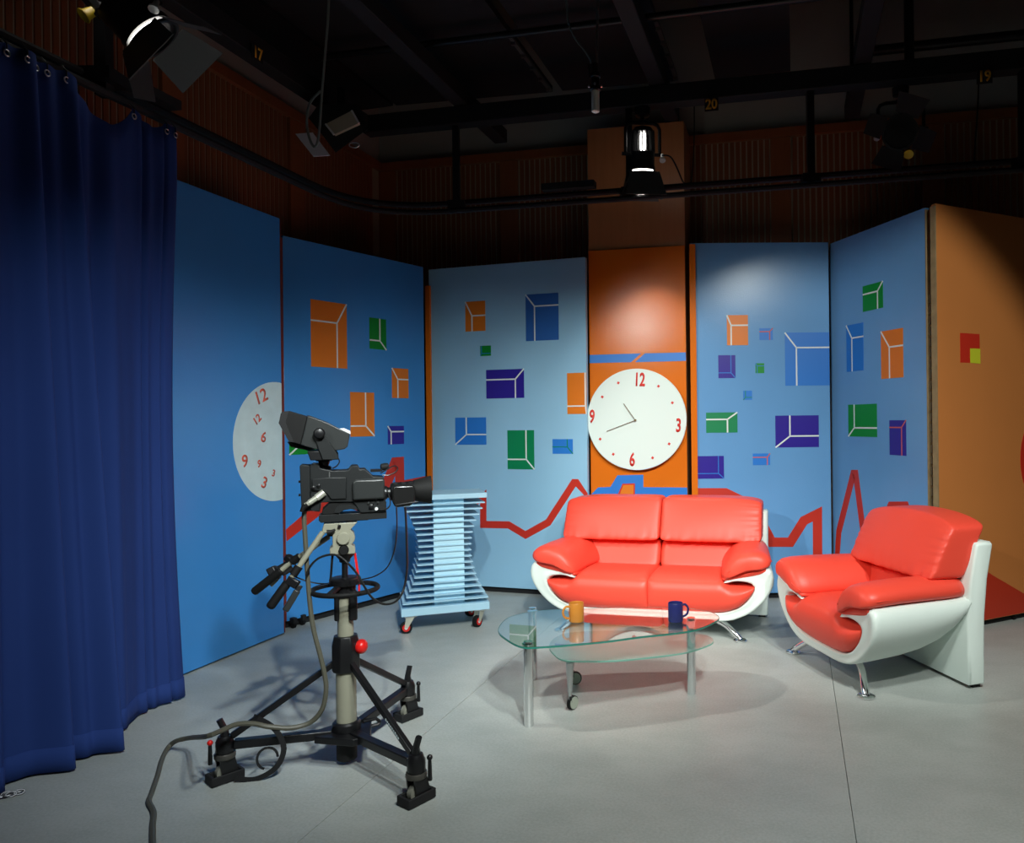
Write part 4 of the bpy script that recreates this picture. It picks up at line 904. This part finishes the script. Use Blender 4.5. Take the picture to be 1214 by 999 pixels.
MB().prism(P4([(350, 158.5), (370.5, 157), (391, 184), (371.5, 185.5)], 5.45), (0, .008, 0)).build('white_flag', mat('flag_white', (.62, .62, .68), .6), sf)
MB().tube([deep(420+6*math.cos(a), 172+3*math.sin(a), 5.5)-o_ for a in [2*math.pi*i/16 for i in range(16)]], .004, 6, True).build('safety_ring', STEEL, sf)
MB().tube([deep(404, 128, 5.65)-o_, deep(404, 105, 5.65)-o_], .03, 8).build('hanger', BLACK, sf)
# hanging cable loop in front of it
hc = [deep(390, -20, 4.9), deep(389, 20, 4.9), deep(385, 70, 4.9), deep(381, 120, 4.9), deep(379, 150, 4.9), deep(376.5, 168, 4.9), deep(373, 174, 4.9), deep(368, 167, 4.9), deep(364, 150, 4.9), deep(365, 130, 4.9), deep(370, 118, 4.95), deep(380, 108, 5.0)]
cable('hanging_cable', 'grey cable hanging in a loop by the soft light', hc, .008, mat('pale_cable', (.16, .2, .19), .5))
# hanging microphone
DM = 4.6
mp = deep(706, 133, DM); mic = thing('hanging_microphone', 'white studio microphone hanging on a thin rod above the flats', 'microphone', mp)
o_ = mp
MB().tube([deep(707.5, 76, DM)-o_, deep(709, -25, DM)-o_], .0075, 8).build('rod', STEEL, mic)
MB().lathe([(.018, 0), (.0235, .004), (.0235, .122), (.02, .126)], n=20).build('capsule', mat('cream_white', (.85, .85, .74), .4), mic)
sk = MB().lathe([(.022, .124), (.032, .128), (.032, .15), (.024, .155), (.024, .20), (.03, .205), (.03, .225), (.018, .23), (.018, .285)], n=16).build('shock_mount', BLACK, mic)
for a in (0, 1.6, 3.1, 4.7): MB().lathe([(.006, 0), (.008, .01), (.004, .014)], V((.03*math.cos(a), .03*math.sin(a), .15)), V((math.cos(a), math.sin(a), .3)), 8).build('thumb_screw', STEEL, sk)
MB().tube([V((-.03, 0, .2)), V((-.035, -.01, .28))], .006, 6).build('bracket', BLACK, sk)
cable('microphone_cable', 'thin grey cable drooping beside the hanging microphone rod', [deep(670, -25, DM), deep(672, 10, DM), deep(674, 28, DM), deep(682, 46, DM), deep(693, 60, DM), deep(699, 70, DM), deep(700.5, 75, DM)], .005, mat('pale_cable', (.16, .2, .19), .5))
# lamp leads down the pillar
cable('lamp_cable', 'thin black cable dangling from the pillar lamp to the track', [deep(785, 184, 5.9), deep(795, 186, 5.95), deep(803, 200, 6.0), deep(809, 214, 6.02), deep(813, 219, 6.03)], .006, CABLE_B)
cable('lamp_cable', 'thin black cable hanging straight down from the main beam right of the pillar', [deep(823, 120, 6.0), deep(823, 160, 6.0), deep(821.5, 195, 6.0), deep(819, 219, 6.0)], .005, CABLE_B)
cable('lamp_cable', 'thin black cable hanging from the number 19 plate', [deep(1160, 98, 5.55), deep(1159, 130, 5.55), deep(1156, 170, 5.55), deep(1155, 196, 5.55)], .006, CABLE_B)

for nm, g in (('scenery_flat', 'painted scenery flats round the set'), ('studio_lamp', 'studio lamps hanging from the beams'), ('cross_beam', 'cross beams under the ceiling'), ('ceiling_panel', 'black cloth ceiling panels'), ('number_plate', 'number plates on the beams'), ('mug', 'mugs on the glass table'), ('lamp_cable', 'lamp cables hanging from the beam'), ('ceiling_beam', 'beams along the walls')):
    for o in COL.objects:
        if o.parent is None and o.name.split('.')[0] == nm: o['group'] = g
